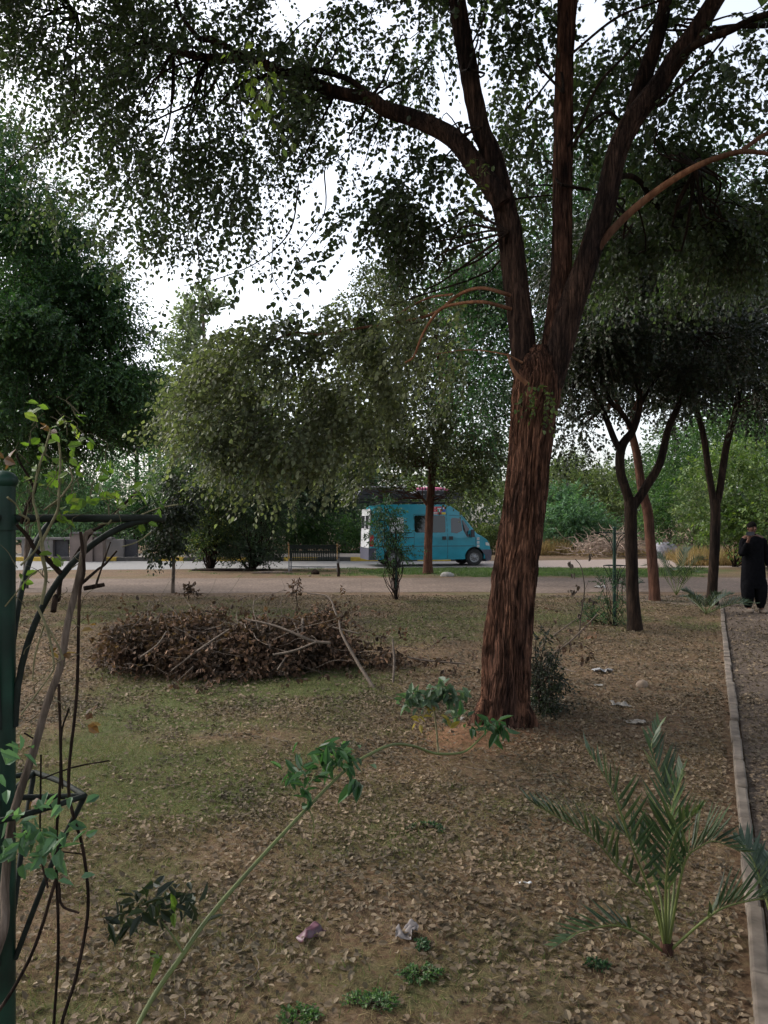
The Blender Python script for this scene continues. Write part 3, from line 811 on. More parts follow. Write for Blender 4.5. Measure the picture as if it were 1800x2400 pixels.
# tree in front of the van
tree('leafy_tree', 'tree with a bare reddish trunk standing in front of the teal van', PXY(1000, 25.8),
     [[(1003, 1345, 24), (1003, 1300, 20), (1006, 1220, 19), (1010, 1150, 19), (1015, 1090, 18), (1025, 1040, 14), (1040, 960, 11), (1030, 860, 8), (1020, 760, 5)],
      [(1006, 1190, 8), (998, 1180, 7), (990, 1168, 5)],
      [(1012, 1110, 10), (990, 1050, 9), (950, 980, 7), (900, 900, 5)], [(1025, 1040, 10), (1080, 980, 8), (1130, 900, 5)]],
     [(980, 1000, 150, 90, 25, 2.2, 480), (1090, 900, 110, 120, 26, 2.2, 360), (930, 850, 150, 110, 26, 2.4, 420), (1040, 740, 150, 110, 26.5, 2.5, 420), (860, 760, 110, 90, 26.5, 2, 200), (980, 650, 140, 60, 27, 2, 200), (1110, 1060, 70, 60, 25.5, 1.5, 130), (860, 1050, 90, 60, 25, 1.5, 170), (860, 1130, 45, 32, 25, .9, 60), (1090, 1130, 60, 40, 26, 1, 80)],
     M_BARKB, leaf_mat('leaf_dusky', (.035, .048, .022), (.07, .085, .038), (.12, .13, .06), clump=.6), leafL=.115, ln=.55, seed=140)
# big green tree at the left
tree('leafy_tree', 'tall dense green tree rising at the left edge of the picture', PXY(-60, 17),
     [[(-60, 1420, 50), (-50, 1200, 46), (-30, 1000, 40), (20, 850, 30), (60, 700, 22), (60, 550, 14)], [(-20, 950, 22), (100, 850, 16), (200, 780, 8)], [(20, 850, 16), (150, 950, 10), (230, 960, 6)]],
     [(20, 440, 110, 130, 17, 2.2, 520), (90, 580, 130, 120, 17, 2.4, 700), (170, 780, 130, 120, 16.5, 2.2, 760), (60, 820, 180, 150, 16, 2.4, 900), (240, 890, 85, 80, 16.5, 1.6, 330), (60, 1000, 150, 80, 16, 2, 500), (240, 720, 70, 70, 17, 1.4, 240), (160, 640, 80, 60, 17, 1.5, 160), (290, 770, 40, 30, 16.5, .8, 50), (300, 890, 50, 36, 16.5, .9, 60), (215, 590, 45, 36, 17, .9, 55), (310, 960, 45, 32, 16.5, .8, 50), (120, 455, 60, 40, 17, 1, 70), (270, 1010, 50, 30, 16.5, .8, 40), (-80, 650, 120, 250, 17, 2.5, 420), (180, 980, 110, 60, 16.5, 1.6, 160)],
     M_BARKD, leaf_mat('leaf_feathery', (.02, .055, .022), (.045, .105, .038), (.10, .185, .055), clump=.9), leafL=.085, ln=.75, seed=150, tm=T_LANCE, aspect=.5, k=12, fr=1.2, thr=.48, drop=.15)
tree('feathery_tree', 'light green tree with feathery leaves low at the left edge behind the vine pole', PXY(30, 20),
     [[(60, 1380, 14), (70, 1200, 12), (95, 1080, 10), (110, 1000, 6)]],
     [(60, 960, 110, 60, 19, 1.4, 130), (160, 1060, 120, 60, 20, 1.4, 160), (40, 1080, 90, 70, 20, 1.4, 130), (90, 1160, 130, 60, 20, 1.3, 150)],
     M_BARKG, M_BLUE, leafL=.10, ln=.55, seed=155, tm=T_LANCE, aspect=.35, k=12)
# distant trees
tree('hazy_tree', 'tall hazy grey-green tree rising alone against the white sky', PXY(480, 55),
     [[(475, 1290, 16), (478, 1100, 15), (480, 900, 12), (478, 780, 8), (475, 720, 4)]],
     [(475, 745, 62, 60, 55, 2.5, 150), (470, 830, 85, 60, 55, 3, 200), (530, 860, 80, 60, 56, 3, 160), (470, 920, 100, 80, 55, 3.2, 300), (560, 930, 90, 90, 56, 3, 240), (430, 1010, 90, 70, 55, 3, 220)],
     M_BARKG, M_HAZEG, leafL=.26, ln=1.0, seed=160, fr=.5, thr=.46, drop=-.1, hang=0, disp=0, twig=.01)
for q_, (px, w, lab) in enumerate(((318, 10, 'far bare-trunked tree, thickest of the silhouettes left of the hazy tree'), (348, 6, 'thin far tree silhouette right next to the thickest one'), (404, 6, 'far dark tree silhouette nearest to the hazy tree'))):
    tree('distant_tree', lab, PXY(px, 62),
         [[(px, 1290, w + 2), (px + 2, 1150, w), (px + 3, 1060, w), (px + 8, 980, w * .7), (px + 5, 930, 3)]],
         [(px, 960, 55, 45, 62, 3, 90), (px + 10, 1010, 60, 22, 62, 3, 45), (px - 20, 1040, 40, 14, 62, 3, 22)],
         M_BARKD, leaf_mat('leaf_far', (.03, .045, .03), (.05, .07, .04), (.07, .09, .05)), leafL=.30, ln=1.0, seed=170 + q_, fr=.4, thr=.45, disp=0, limbs=10, twig=.02, group='distant tree silhouettes')
tree('distant_tree', 'pale distant tree with rounded crown between the left tree and the hazy tree', PXY(370, 70),
     [[(372, 1290, 8), (372, 1100, 8), (372, 980, 5)]],
     [(350, 930, 70, 50, 70, 4, 150), (410, 960, 60, 60, 70, 4, 120)], M_BARKG, M_HAZEG, leafL=.32, ln=1.2, seed=178, fr=.4, disp=0, limbs=6, twig=.02)
# dark multi-stem tree left of centre behind the road
tree('spreading_tree', 'dark low tree with several arching stems behind the bench and road', PXY(620, 36.5),
     [[(625, 1312, 18), (618, 1240, 18), (610, 1180, 18)], [(612, 1200, 12), (595, 1150, 11), (560, 1080, 8), (500, 1010, 5)], [(612, 1190, 12), (610, 1120, 10), (620, 1040, 7), (640, 960, 4)], [(614, 1190, 12), (640, 1140, 10), (700, 1080, 7), (770, 1020, 4)], [(610, 1200, 8), (660, 1190, 7), (740, 1195, 5), (800, 1180, 3)]],
     [(620, 1060, 170, 70, 36, 3, 620), (760, 1110, 120, 80, 36, 3, 480), (680, 1160, 110, 40, 35, 2, 160), (520, 1000, 110, 70, 37, 3, 240), (680, 960, 170, 90, 37, 3, 380), (820, 1140, 80, 50, 36, 2.5, 130), (800, 980, 120, 90, 38, 3, 240), (560, 1120, 60, 50, 36, 2, 90)],
     M_BARKD, M_DEEPG, leafL=.15, ln=.7, seed=180, disp=0, drop=.3)

tree('leafy_tree', 'grey-green round tree between the hazy tree and the roadside shrubs', PXY(470, 38),
     [[(470, 1305, 14), (472, 1200, 12), (480, 1100, 10), (500, 1000, 6)]],
     [(480, 1080, 90, 80, 38, 2.2, 300), (430, 1130, 70, 50, 38, 1.8, 130), (560, 1010, 90, 80, 39, 2.2, 240), (500, 1170, 80, 40, 38, 1.6, 130)],
     M_BARKG, leaf_mat('leaf_sage', (.03, .055, .03), (.06, .10, .05), (.10, .15, .075), clump=.6), leafL=.16, ln=.7, seed=190, disp=0, fr=.7)

# ------------------------------------------------------------------ bushes
def bush(name, label, blobs, leafm, base=None, group=None, leafL=.12, k=8, ln=.5, tm=T_LANCE, aspect=.45, stems=8, seed=0, fr=1.0, thr=.43, bark=None, cat='bush', stem_r=.015, hang=.1, drop=.2, mz=.08):
    px, py, rx, ry, Y, rY, n = blobs[0]
    if base is None: base = PXY(px, Y)
    z0 = gh(*base)
    t = thing(name, (base[0], base[1], z0), label, cat, group)
    cr, mb = MB(), MB()
    for i_, (px, py, rx, ry, Y, rY, n) in enumerate(blobs):
        O, D = pblob(px, py, rx, ry, Y, rY, n, fr=fr, thr=thr, seed=seed + i_)
        O[:, 2] = np.maximum(O[:, 2], z0 + mz)
        sprigs(cr, O, D * .8 + np.array([0, 0, .25]), ln, k, leafL, tm=tm, aspect=aspect, droop=drop, twig=.002 + leafL * .01, hang=hang)
        for _ in range(stems):
            p = O[RNG.integers(len(O))]
            limb_to(mb, (base[0] + random.uniform(-1, 1) * stem_r * 3, base[1] + random.uniform(-1, 1) * stem_r * 3, z0 - .05), p, stem_r, .004, 4, n=5, amp=.05)
    mb.build('stem', bark or M_BARKD, t)
    cr.build('foliage', [leafm, M_TWIG], t)
    return t

G = 'bushes behind the road'
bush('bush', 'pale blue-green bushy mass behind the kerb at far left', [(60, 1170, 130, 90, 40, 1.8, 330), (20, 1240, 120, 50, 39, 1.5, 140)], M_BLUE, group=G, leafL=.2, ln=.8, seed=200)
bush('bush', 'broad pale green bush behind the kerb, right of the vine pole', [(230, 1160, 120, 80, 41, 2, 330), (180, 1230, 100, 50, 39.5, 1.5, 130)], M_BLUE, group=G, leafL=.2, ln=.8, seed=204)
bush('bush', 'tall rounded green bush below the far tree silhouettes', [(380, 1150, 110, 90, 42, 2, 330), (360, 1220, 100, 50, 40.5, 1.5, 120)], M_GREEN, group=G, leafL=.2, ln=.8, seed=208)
bush('bush', 'bright compound-leaved shrub showing above the bench', [(700, 1225, 80, 50, 41.5, 1.2, 220), (640, 1245, 50, 35, 41.5, 1, 90), (790, 1250, 60, 38, 42, 1, 110)], M_BRIGHT, group=G, leafL=.2, ln=.8, seed=212, k=10, aspect=.35)
bush('bush', 'deep green shrub behind the rear of the van', [(800, 1200, 110, 90, 45, 1.8, 260), (860, 1270, 70, 45, 43.5, 1.2, 90)], M_GREEN, group=G, leafL=.19, ln=.8, seed=216)
bush('bush', 'dark green thicket between the two roadside shrubs and the bench', [(560, 1210, 140, 90, 44, 1.8, 480), (480, 1240, 80, 60, 43, 1.4, 160), (690, 1190, 120, 60, 46, 2, 300)], M_DEEPG, group=G, leafL=.2, ln=.8, seed=220)
bush('bush', 'yellowish green bush behind the bonnet of the van', [(1110, 1210, 110, 80, 44, 2, 300), (1170, 1260, 60, 40, 42, 1.4, 80), (1060, 1150, 100, 60, 46, 2, 180)], leaf_mat('leaf_warmgreen', (.05, .08, .025), (.10, .14, .04), (.17, .2, .06), clump=.5), group=G, leafL=.18, ln=.8, seed=224)
G2 = 'bushes at the far end of the sandy lane'
bush('bush', 'bluish green bush just right of the big trunk beyond the lane', [(1350, 1235, 75, 62, 42.5, 1.6, 260), (1320, 1190, 70, 50, 44, 1.5, 150)], M_BLUE, group=G2, leafL=.20, ln=.8, seed=230, k=10)
bush('bush', 'olive green tall bush seen behind the forked slender trees', [(1400, 1140, 120, 60, 50, 2.2, 240), (1300, 1110, 90, 50, 52, 2, 150), (1460, 1190, 60, 60, 48, 2, 110)], leaf_mat('leaf_olivegreen', (.06, .085, .035), (.11, .14, .055), (.16, .19, .08), clump=.4), group=G2, leafL=.24, ln=.9, seed=234)
bush('bush', 'leafy green bush between the leaning trunk and the V-forked tree', [(1580, 1215, 80, 70, 38, 1.6, 280), (1560, 1130, 90, 70, 41, 1.8, 230)], M_BRIGHT, group=G2, leafL=.18, ln=.7, seed=238)
bush('bush', 'greyish willow-like bush left of the V-forked tree', [(1630, 1230, 55, 50, 34, 1.2, 180), (1650, 1170, 50, 50, 35, 1.2, 130)], leaf_mat('leaf_willow', (.08, .12, .05), (.13, .17, .08), (.18, .22, .1), clump=.7), group=G2, leafL=.15, ln=.6, seed=242, aspect=.3)
bush('bush', 'large bright yellow-green bush behind the walking person', [(1720, 1150, 110, 110, 30, 1.8, 380), (1790, 1230, 70, 70, 28, 1.4, 170), (1690, 1240, 50, 50, 29, 1.2, 110)], M_YEL, group=G2, leafL=.15, ln=.6, seed=246, tm=T_ROUND, aspect=.7)
bush('bush', 'tall green bush rising behind the yellow-green one at the right edge', [(1640, 1060, 110, 90, 38, 2, 300), (1780, 1030, 100, 100, 34, 2, 300), (1700, 960, 90, 50, 38, 2, 130)], M_BRIGHT, group=G2, leafL=.19, ln=.7, seed=250)
bush('shrub', 'lone multi-stemmed roadside shrub nearer the bench', [(600, 1205, 80, 75, 28.2, 1.1, 560), (590, 1290, 75, 34, 28, .9, 260), (620, 1150, 60, 50, 28.4, .9, 220)], M_DEEPG, base=PXY(590, 28.0), group='roadside shrubs', leafL=.085, ln=.4, seed=260, tm=T_ROUND, aspect=.6, stem_r=.035)
bush('shrub', 'roadside shrub left of its twin, with yellowish lower shoots', [(485, 1200, 80, 75, 28.0, 1.1, 520), (480, 1287, 72, 34, 27.8, .9, 250), (500, 1145, 70, 55, 28.2, .9, 240)], leaf_mat('leaf_shrub', (.025, .05, .018), (.05, .085, .028), (.14, .16, .04), odd=(.3, .3, .05)), base=PXY(490, 28.0), group='roadside shrubs', leafL=.085, ln=.4, seed=264, tm=T_ROUND, aspect=.6, stem_r=.035)
bush('shrub', 'dark green leafy shrub hugging the right side of the big trunk', [(1275, 1640, 42, 85, 6.85, .25, 90), (1268, 1520, 26, 70, 6.9, .2, 32), (1290, 1585, 30, 50, 6.85, .2, 30)], M_DARKL, base=PXY(1275, 6.9), leafL=.032, ln=.16, seed=268, tm=T_ROUND, aspect=.6, k=9, stem_r=.006, fr=4)
tree('sapling', 'thin sapling with drooping dark leaves, left of the roadside shrubs', PXY(405, 18.7),
     [[(405, 1390, 9), (407, 1330, 8), (405, 1280, 8), (400, 1240, 7), (395, 1190, 4)], [(404, 1270, 4), (430, 1290, 3), (455, 1318, 2)]],
     [(400, 1190, 62, 52, 18.7, .6, 130), (380, 1250, 52, 38, 18.5, .5, 60), (370, 1300, 26, 20, 18.4, .3, 14), (430, 1150, 50, 40, 18.8, .5, 60)],
     M_BARKG, M_DARKL, leafL=.085, ln=.28, seed=270, disp=0, limbs=4, hang=.6, n_side=8, twig=.002)
# far wood closing the horizon
mb = MB()
cols = []
for px in range(-900, 2900, 52):
    for Y in (62 + (px % 5) * 2, 84):
        hgt = 1130 if px < 560 else (1010 if px < 1240 else (1075 if px < 1500 else 960))
        if 240 < px < 450: hgt = 1205
        top = hgt + RNG.uniform(-25, 25)
        O, D = pblob(px, (top + 1270) / 2, 62, (1275 - top) / 2, Y, 3, 60, fr=.4, thr=.4, seed=px % 97)
        O[:, 2] = np.maximum(O[:, 2], .3)
        sprigs(mb, O, D, 1.3, 7, .42, tm=T_LANCE, aspect=.6, twig=0)
o = mb.build('far_wood', [leaf_mat('leaf_wood', (.025, .05, .025), (.05, .085, .04), (.09, .12, .055), clump=.25, trans=.2)])
tag(o, 'dense green wood closing the view beyond the road', 'wood', kind='stuff')

# ------------------------------------------------------------------ camper van
def mirror_glass(name, col=(.02, .025, .025), rough=.06):
    m, nt, b, out = newmat(name)
    b.inputs['Base Color'].default_value = (*col, 1); b.inputs['Roughness'].default_value = rough
    b.inputs['Specular IOR Level'].default_value = .45
    return m
M_TEAL = flat_mat('teal_paint', (.010, .22, .30), .32, var=.12, scale=3, spec=.5)
M_GLASS = mirror_glass('dark_glass', (.008, .012, .010), .03)
M_GLASSR = mirror_glass('side_glass', (.03, .03, .036), .05)
M_BLACK = flat_mat('black_plastic', (.022, .022, .028), .55)
M_BUMP = flat_mat('grey_plastic', (.05, .05, .075), .5)
M_TYRE = flat_mat('tyre_rubber', (.02, .02, .02), .85)
M_RIM = flat_mat('steel_rim', (.22, .22, .23), .45, metal=.3)
M_WHITE = flat_mat('white_paint', (.40, .41, .42), .5, var=.2)
M_RED = flat_mat('red_lens', (.32, .01, .015), .2, var=.1)
M_LAMP = flat_mat('lamp_lens', (.5, .5, .48), .15, var=.1)
M_PINK = flat_mat('pink_cloth', (.55, .14, .24), .8, var=.2)
def solid(name, c, r=.6): return flat_mat(name, c, r, var=.05)

van_c = ((-57 + 150 + 60) / 2 / F * 30.4 - .2, 30.9)
VR = R(11.5)
# local frame: +X forward (to the right of the picture), -Y side facing the camera; origin under the rear, side plane y=-.95
rear = at(863, 1227, 29.75)
van = thing('camper_van', (rear[0], rear[1], 0), 'teal high-roof camper van with loaded roof rack parked on the road', 'van', rz=VR)
van.location = Vector((rear[0], rear[1], 0)) + Matrix.Rotation(VR, 3, 'Z') @ Vector((0, .95, 0))
def vw(x, z):
    w = .97
    if z > 1.15: w -= (z - 1.15) * .10
    if z < .6: w -= (.6 - z) * .06
    if x > 4.3: w -= (x - 4.3) ** 2 * .42
    if x > 3.2 and z > 1.2: w -= (x - 3.2) * .05
    return w
prof = [(.10, .30), (.08, .6), (.10, 1.1), (.14, 1.7), (.20, 2.2), (.28, 2.36), (.42, 2.42), (1.8, 2.45), (3.1, 2.44), (3.35, 2.38), (3.7, 2.14), (4.0, 1.80), (4.42, 1.29), (4.62, 1.19), (4.85, 1.05), (4.99, .88), (5.04, .66), (5.05, .40), (4.98, .27)]
def arch(cx, r=.41, zc=.36, n=12):
    return [(cx + r * math.cos(a), max(.27, zc + r * math.sin(a))) for a in np.linspace(-.2, math.pi + .2, n)]
bottom = arch(4.32) + [(3.8, .27), (2.5, .26), (1.6, .27)] + arch(1.02)
outline = prof + bottom
bm = bmesh.new()
vsL = [bm.verts.new((x, 0, z)) for x, z in outline]
f = bm.faces.new(vsL)
ext = bmesh.ops.extrude_face_region(bm, geom=[f])
for v in [g for g in ext['geom'] if isinstance(g, bmesh.types.BMVert)]:
    v.co.y = 1.0
for zc in (.6, .8, 1.1, 1.18, 1.5, 1.8, 2.1, 2.3):
    bmesh.ops.bisect_plane(bm, geom=bm.verts[:] + bm.edges[:] + bm.faces[:], plane_co=(0, 0, zc), plane_no=(0, 0, 1))
for xc in (3.2, 3.9, 4.3, 4.5, 4.7, 4.9):
    bmesh.ops.bisect_plane(bm, geom=bm.verts[:] + bm.edges[:] + bm.faces[:], plane_co=(xc, 0, 0), plane_no=(1, 0, 0))
for v in bm.verts:
    s_ = -1 if v.co.y < .5 else 1
    v.co.y = s_ * vw(v.co.x, v.co.z)
bmesh.ops.recalc_face_normals(bm, faces=bm.faces)
me = bpy.data.meshes.new('body'); bm.to_mesh(me); bm.free(); me.materials.append(M_TEAL)
body = bpy.data.objects.new('body', me); scene.collection.objects.link(body); body.parent = van
bv = body.modifiers.new('bevel', 'BEVEL'); bv.width = .06; bv.segments = 4; bv.limit_method = 'ANGLE'; bv.angle_limit = R(40)
for p in me.polygons: p.use_smooth = True
wn_ = body.modifiers.new('wn', 'WEIGHTED_NORMAL')

def vpanel(name, poly, mat, parent=van, out=.006, th=.02, side=-1, dens=True):
    """panel lying on the camera-side flank"""
    mb = MB(); n = len(poly)
    A = [(x, side * (vw(x, z) + out), z) for x, z in poly]
    B = [(x, side * (vw(x, z) - th), z) for x, z in poly]
    mb.poly(A + B, [tuple(range(n))] + [(i, (i + 1) % n, n + (i + 1) % n, n + i) for i in range(n)], 0)
    return mb.build(name, mat, parent, local=True)
def rrect(x0, x1, z0, z1, r=.05):
    return [(x0 + r, z0), (x1 - r, z0), (x1, z0 + r), (x1, z1 - r), (x1 - r, z1), (x0 + r, z1), (x0, z1 - r), (x0, z0 + r)]
def Cx(c): return (c - 290) * .00457
def Cz(c): return (782 - c) * .00457
# seams and belt crease line
mb = MB()
def seam(pts, w=.012):
    for (x0, z0), (x1, z1) in zip(pts[:-1], pts[1:]):
        k = 5
        for q in range(k):
            xa, za, xb, zb = x0 + (x1 - x0) * q / k, z0 + (z1 - z0) * q / k, x0 + (x1 - x0) * (q + 1) / k, z0 + (z1 - z0) * (q + 1) / k
            L = math.hypot(xb - xa, zb - za)
            mb.box(((xa + xb) / 2, -(vw((xa + xb) / 2, (za + zb) / 2) + .001), (za + zb) / 2), (L, .006, w), ry=-math.atan2(zb - za, xb - xa))
seam([(Cx(988), .3), (Cx(988), 1.3), (Cx(980), 2.3)]); seam([(Cx(690), .3), (Cx(690), 2.05), (Cx(985), 2.05)])
seam([(Cx(1180), .45), (Cx(1245), .8), (Cx(1238), 1.2), (Cx(1195), 1.5), (Cx(1118), 2.0), (Cx(1000), 2.02)])
seam([(.15, .80), (Cx(1230), .80)], .02); seam([(.15, 1.14), (Cx(690), 1.14)], .03)  # long belt crease drawn as a black strip in place of its shade
mb.build('seams_and_crease', M_BLACK, van, local=True)
vpanel('side_window', rrect(Cx(695), Cx(970), Cz(490), Cz(342), .05), M_GLASS)
vpanel('camper_window', rrect(Cx(475), Cx(600), Cz(495), Cz(362), .04), M_WHITE, out=.02)
sw = vpanel('cab_window', [(Cx(1020), Cz(490)), (Cx(1022), Cz(375)), (Cx(1035), Cz(362)), (Cx(1112), Cz(368)), (Cx(1128), Cz(505))], M_GLASSR)
vpanel('quarter_window', [(Cx(1136), Cz(506)), (Cx(1122), Cz(380)), (Cx(1135), Cz(385)), (Cx(1190), Cz(462)), (Cx(1190), Cz(525)), (Cx(1165), Cz(528))], M_GLASSR)
for nm, cx_ in (('sliding_door_handle', 957), ('door_handle', 1018)):
    mb = MB(); x_ = Cx(cx_); mb.box((x_, -vw(x_, 1.1) - .015, Cz(538)), (.15, .05, .14)); mb.box((x_, -vw(x_, 1.1) - .045, Cz(532)), (.13, .02, .04)); mb.build(nm, M_BLACK, van, local=True)
mb = MB(); x_ = Cx(1206); mb.box((x_, -1.08, Cz(497)), (.13, .16, .30), taper=.85); mb.tube([(x_, -.85, Cz(505)), (x_, -1.03, Cz(500))], .03, n=8)
mb.build('wing_mirror', M_BLACK, van, local=True)
# bumpers
mb = MB()
fp = [(Cx(1292), Cz(640)), (5.075, Cz(640)), (5.09, .45), (5.06, .22), (4.82, .18), (4.77, .42)]
w_ = [(x, -(vw(min(x, 5.0), z) + .02), z) for x, z in fp]; n_ = len(fp)
w2 = [(x, (vw(min(x, 5.0), z) + .02), z) for x, z in fp]
mb.poly(w_ + w2, [tuple(range(n_)), tuple(range(n_, 2 * n_))[::-1]] + [(i, (i + 1) % n_, n_ + (i + 1) % n_, n_ + i) for i in range(n_)])
mb.build('front_bumper', M_BUMP, van, local=True)
mb = MB(); mb.box((.16, 0, .50), (.30, 1.96, .46)); mb.build('rear_bumper', M_BUMP, van, local=True)
# rear doors (white, seen obliquely)
for s_ in (-1, 1):
    mb = MB()
    mb.box((.075, s_ * .455, 1.5), (.05, .88, 1.52), ry=.035); mb.box((.045, s_ * .455, 1.75), (.02, .6, .5), mat=1, ry=.035)
    d = mb.build('rear_door', [M_WHITE, M_GLASSR], van, local=True)
    mb = MB(); mb.box((.03, s_ * .1, 1.2), (.03, .06, .18)); mb.build('handle', M_BLACK, d, local=True)
vpanel('tail_lamp', [(.06, .80), (.21, .80), (.21, 1.25), (.08, 1.25)], M_RED, out=.012)
vpanel('headlight', [(4.80, .82), (4.985, .80), (4.99, .88), (4.88, .94), (4.79, .94)], M_LAMP, out=.012)
# wheels
def wheel(x, side, parent):
    mb = MB()
    sec = [(-.11, .20), (-.11, .31), (-.08, .34), (.08, .34), (.11, .31), (.11, .20)]
    n = 36; a = np.linspace(0, 2 * math.pi, n, endpoint=False)
    V = np.array([[(x + r * math.cos(t_), side * .80 + y, .34 + r * math.sin(t_)) for t_ in a] for y, r in sec]).reshape(-1, 3)
    fs = [(i * n + j, i * n + (j + 1) % n, (i + 1) * n + (j + 1) % n, (i + 1) * n + j) for i in range(len(sec) - 1) for j in range(n)]
    mb.poly(V, fs, 0, True)
    w = mb.build('wheel', M_TYRE, parent, local=True)
    mb = MB()
    V = np.array([[(x + r * math.cos(t_), side * (.80 + y), .34 + r * math.sin(t_)) for t_ in a] for y, r in [(.10, .205), (.07, .19), (.05, .15), (.075, .10), (.08, .055), (.10, .05), (.10, .001)]]).reshape(-1, 3)
    fs = [(i * n + j, i * n + (j + 1) % n, (i + 1) * n + (j + 1) % n, (i + 1) * n + j) for i in range(6) for j in range(n)]
    mb.poly(V, fs, 0, True)
    for t_ in np.linspace(0, 2 * math.pi, 8, endpoint=False):
        mb.ball((x + .125 * math.cos(t_), side * .868, .34 + .125 * math.sin(t_)), (.022, .006, .022), 1, 8, 4)
    mb.build('rim', [M_RIM, M_BLACK], w, local=True)
for x_ in (1.02, 4.32):
    for s_ in (-1, 1): wheel(x_, s_, van)
for x_ in (1.02, 4.32):
    mb = MB(); mb.box((x_, 0, .55), (.9, 1.3, .5)); mb.build('wheel_housing', M_BLACK, van, local=True)
mb = MB()
for x_ in (.5, 1.3, 2.1, 2.9, 3.3): mb.box((x_, 0, 2.50), (.05, 1.7, .05))
for y_ in (-.8, .8): mb.box((1.8, y_, 2.54), (4.3, .05, .04)); mb.box((1.8, y_, 2.66), (4.3, .03, .03))
for x_ in np.arange(-.3, 4.0, .4):
    for y_ in (-.8, .8): mb.box((x_, y_, 2.60), (.025, .025, .14))
mb.build('roof_rack', M_BLACK, van, local=True)
# stickers: flags
fl = MB()
flagm = [solid('flag_red', (.45, .02, .03)), solid('flag_blue', (.03, .06, .35)), solid('flag_white', (.6, .6, .6)), solid('flag_yellow', (.5, .4, .03)), solid('flag_green', (.02, .22, .07))]
def stripe(x0, x1, z0, z1, m):
    o_ = .003 + .002 * (m != 0)
    fl.poly([(x0, -(vw(x0, z0) + o_), z0), (x1, -(vw(x1, z0) + o_), z0), (x1, -(vw(x1, z1) + o_), z1), (x0, -(vw(x0, z1) + o_), z1)], [(0, 1, 2, 3)], m)
def flag(x, z, kind, w=.20, h=.13):
    n = len(kind) - 1
    for q, m in enumerate(kind[1:]):
        if kind[0] == 'v': stripe(x + w * q / n, x + w * (q + 1) / n, z, z + h, m)
        else: stripe(x, x + w, z + h - h * (q + 1) / n, z + h - h * q / n, m)
X0 = Cx(868); Z0 = Cz(333)
for q, kd in enumerate((('h', 2), ('h', 0), ('h', 3))): flag(X0 + q * .165, Z0, kd, .155, .085)
for q, kd in enumerate((('h', 0), ('v', 4, 2, 0), ('h', 1))): flag(X0 + q * .165, Z0 + .10, kd, .155, .095)
for q, kd in enumerate((('h', 0), ('h', 0, 2), ('v', 1, 2, 0))): flag(X0 + q * .165, Z0 + .21, kd, .155, .095)
# crescent marks and cross on the red and white ones
for cx_, cz_ in ((X0 + .07, Z0 + .145), (X0 + .07, Z0 + .255)):
    fl.ball((cx_, -(vw(cx_, cz_) + .007), cz_), (.028, .003, .028), 2, 10, 6); fl.ball((cx_ + .012, -(vw(cx_, cz_) + .010), cz_), (.022, .003, .022), 0, 10, 6)
stripe(X0 + .065, X0 + .09, Z0, Z0 + .085, 0)
fl.box((X0 + .0775, -(vw(X0, Z0) + .006), Z0 + .042), (.15, .003, .022), 0)
fl.build('flag_stickers', flagm, van, local=True)
for q in range(3):
    z_ = Cz(545 + q * 32)
    vpanel('sticker', rrect(Cx(1253), Cx(1277), z_ - .05, z_ + .055, .01), M_WHITE, out=.004, th=.01)
# roof load
def load(name, label, cat): return thing(name, (0, 0, 0), label, cat)
def vloc(x, y, z): return van.location + Matrix.Rotation(VR, 3, 'Z') @ Vector((x, y, z))
t = thing('cargo_box', vloc(.9, 0, 2.68), 'long dark tent box on the rear of the teal van roof', 'roof box', rz=VR)
mb = MB(); 
sec = [(-1.32, .02), (-1.22, .22), (-1.0, .34), (.45, .34), (.9, .2), (1.0, .02)]
n_ = len(sec)
mb.poly([(x, -.72, z) for x, z in sec] + [(x, .72, z) for x, z in sec], [tuple(range(n_)), tuple(range(n_, 2 * n_))[::-1]] + [(i, (i + 1) % n_, n_ + (i + 1) % n_, n_ + i) for i in range(n_)])
for x_ in (-.9, -.3, .3): mb.box((x_, 0, .345), (.04, 1.47, .012), 1)
for x_ in (-.95, -.1, .5):
    for y_ in (-.55, .55): mb.box((x_, y_, .39), (.03, .03, .11), 1)
for q in range(9): mb.tube([(-1.1 + q * .2, -.725, random.uniform(.05, .3)), (-1.0 + q * .2, -.735, random.uniform(.05, .3)), (-.85 + q * .2, -.725, random.uniform(.04, .3))], .02, n=6, seg=3)
mb.build('shell', [flat_mat('dark_canvas', (.035, .04, .045), .7), M_BLACK], t, local=True)
t = thing('solar_panel', vloc(.75, 0, 3.10), 'pale framed panel lying on top of the rear roof box', 'panel', rz=VR)
mb = MB(); mb.box((0, 0, .03), (1.62, 1.1, .03), 0); mb.build('glass', M_GLASS, t, local=True)
mb = MB()
for y_ in (-.57, .57): mb.box((0, y_, .035), (1.72, .05, .05))
for x_ in (-.84, .84): mb.box((x_, 0, .035), (.045, 1.09, .048))
mb.tube([(.72, -.57, .02), (.64, -.57, -.17)], .015, n=6); mb.tube([(.72, -.57, .02), (.8, -.57, -.17)], .015, n=6)
mb.build('frame', M_WHITE, t, local=True)
t = thing('cargo_box', vloc(2.85, 0, 2.69), 'black cargo box on the front of the teal van roof, under the pink roll', 'roof box', rz=VR)
sec = [(-1.1, .02), (-.95, .20), (-.75, .30), (.7, .30), (1.02, .14), (1.12, .02)]
mb = MB(); mb.poly([(x, -.70, z) for x, z in sec] + [(x, .70, z) for x, z in sec], [tuple(range(n_)), tuple(range(n_, 2 * n_))[::-1]] + [(i, (i + 1) % n_, n_ + (i + 1) % n_, n_ + i) for i in range(n_)])
for x_ in (-.6, 0, .6): mb.box((x_, -.71, .16), (.14, .02, .03), 1)
mb.build('shell', [M_BLACK, M_RIM], t, local=True)
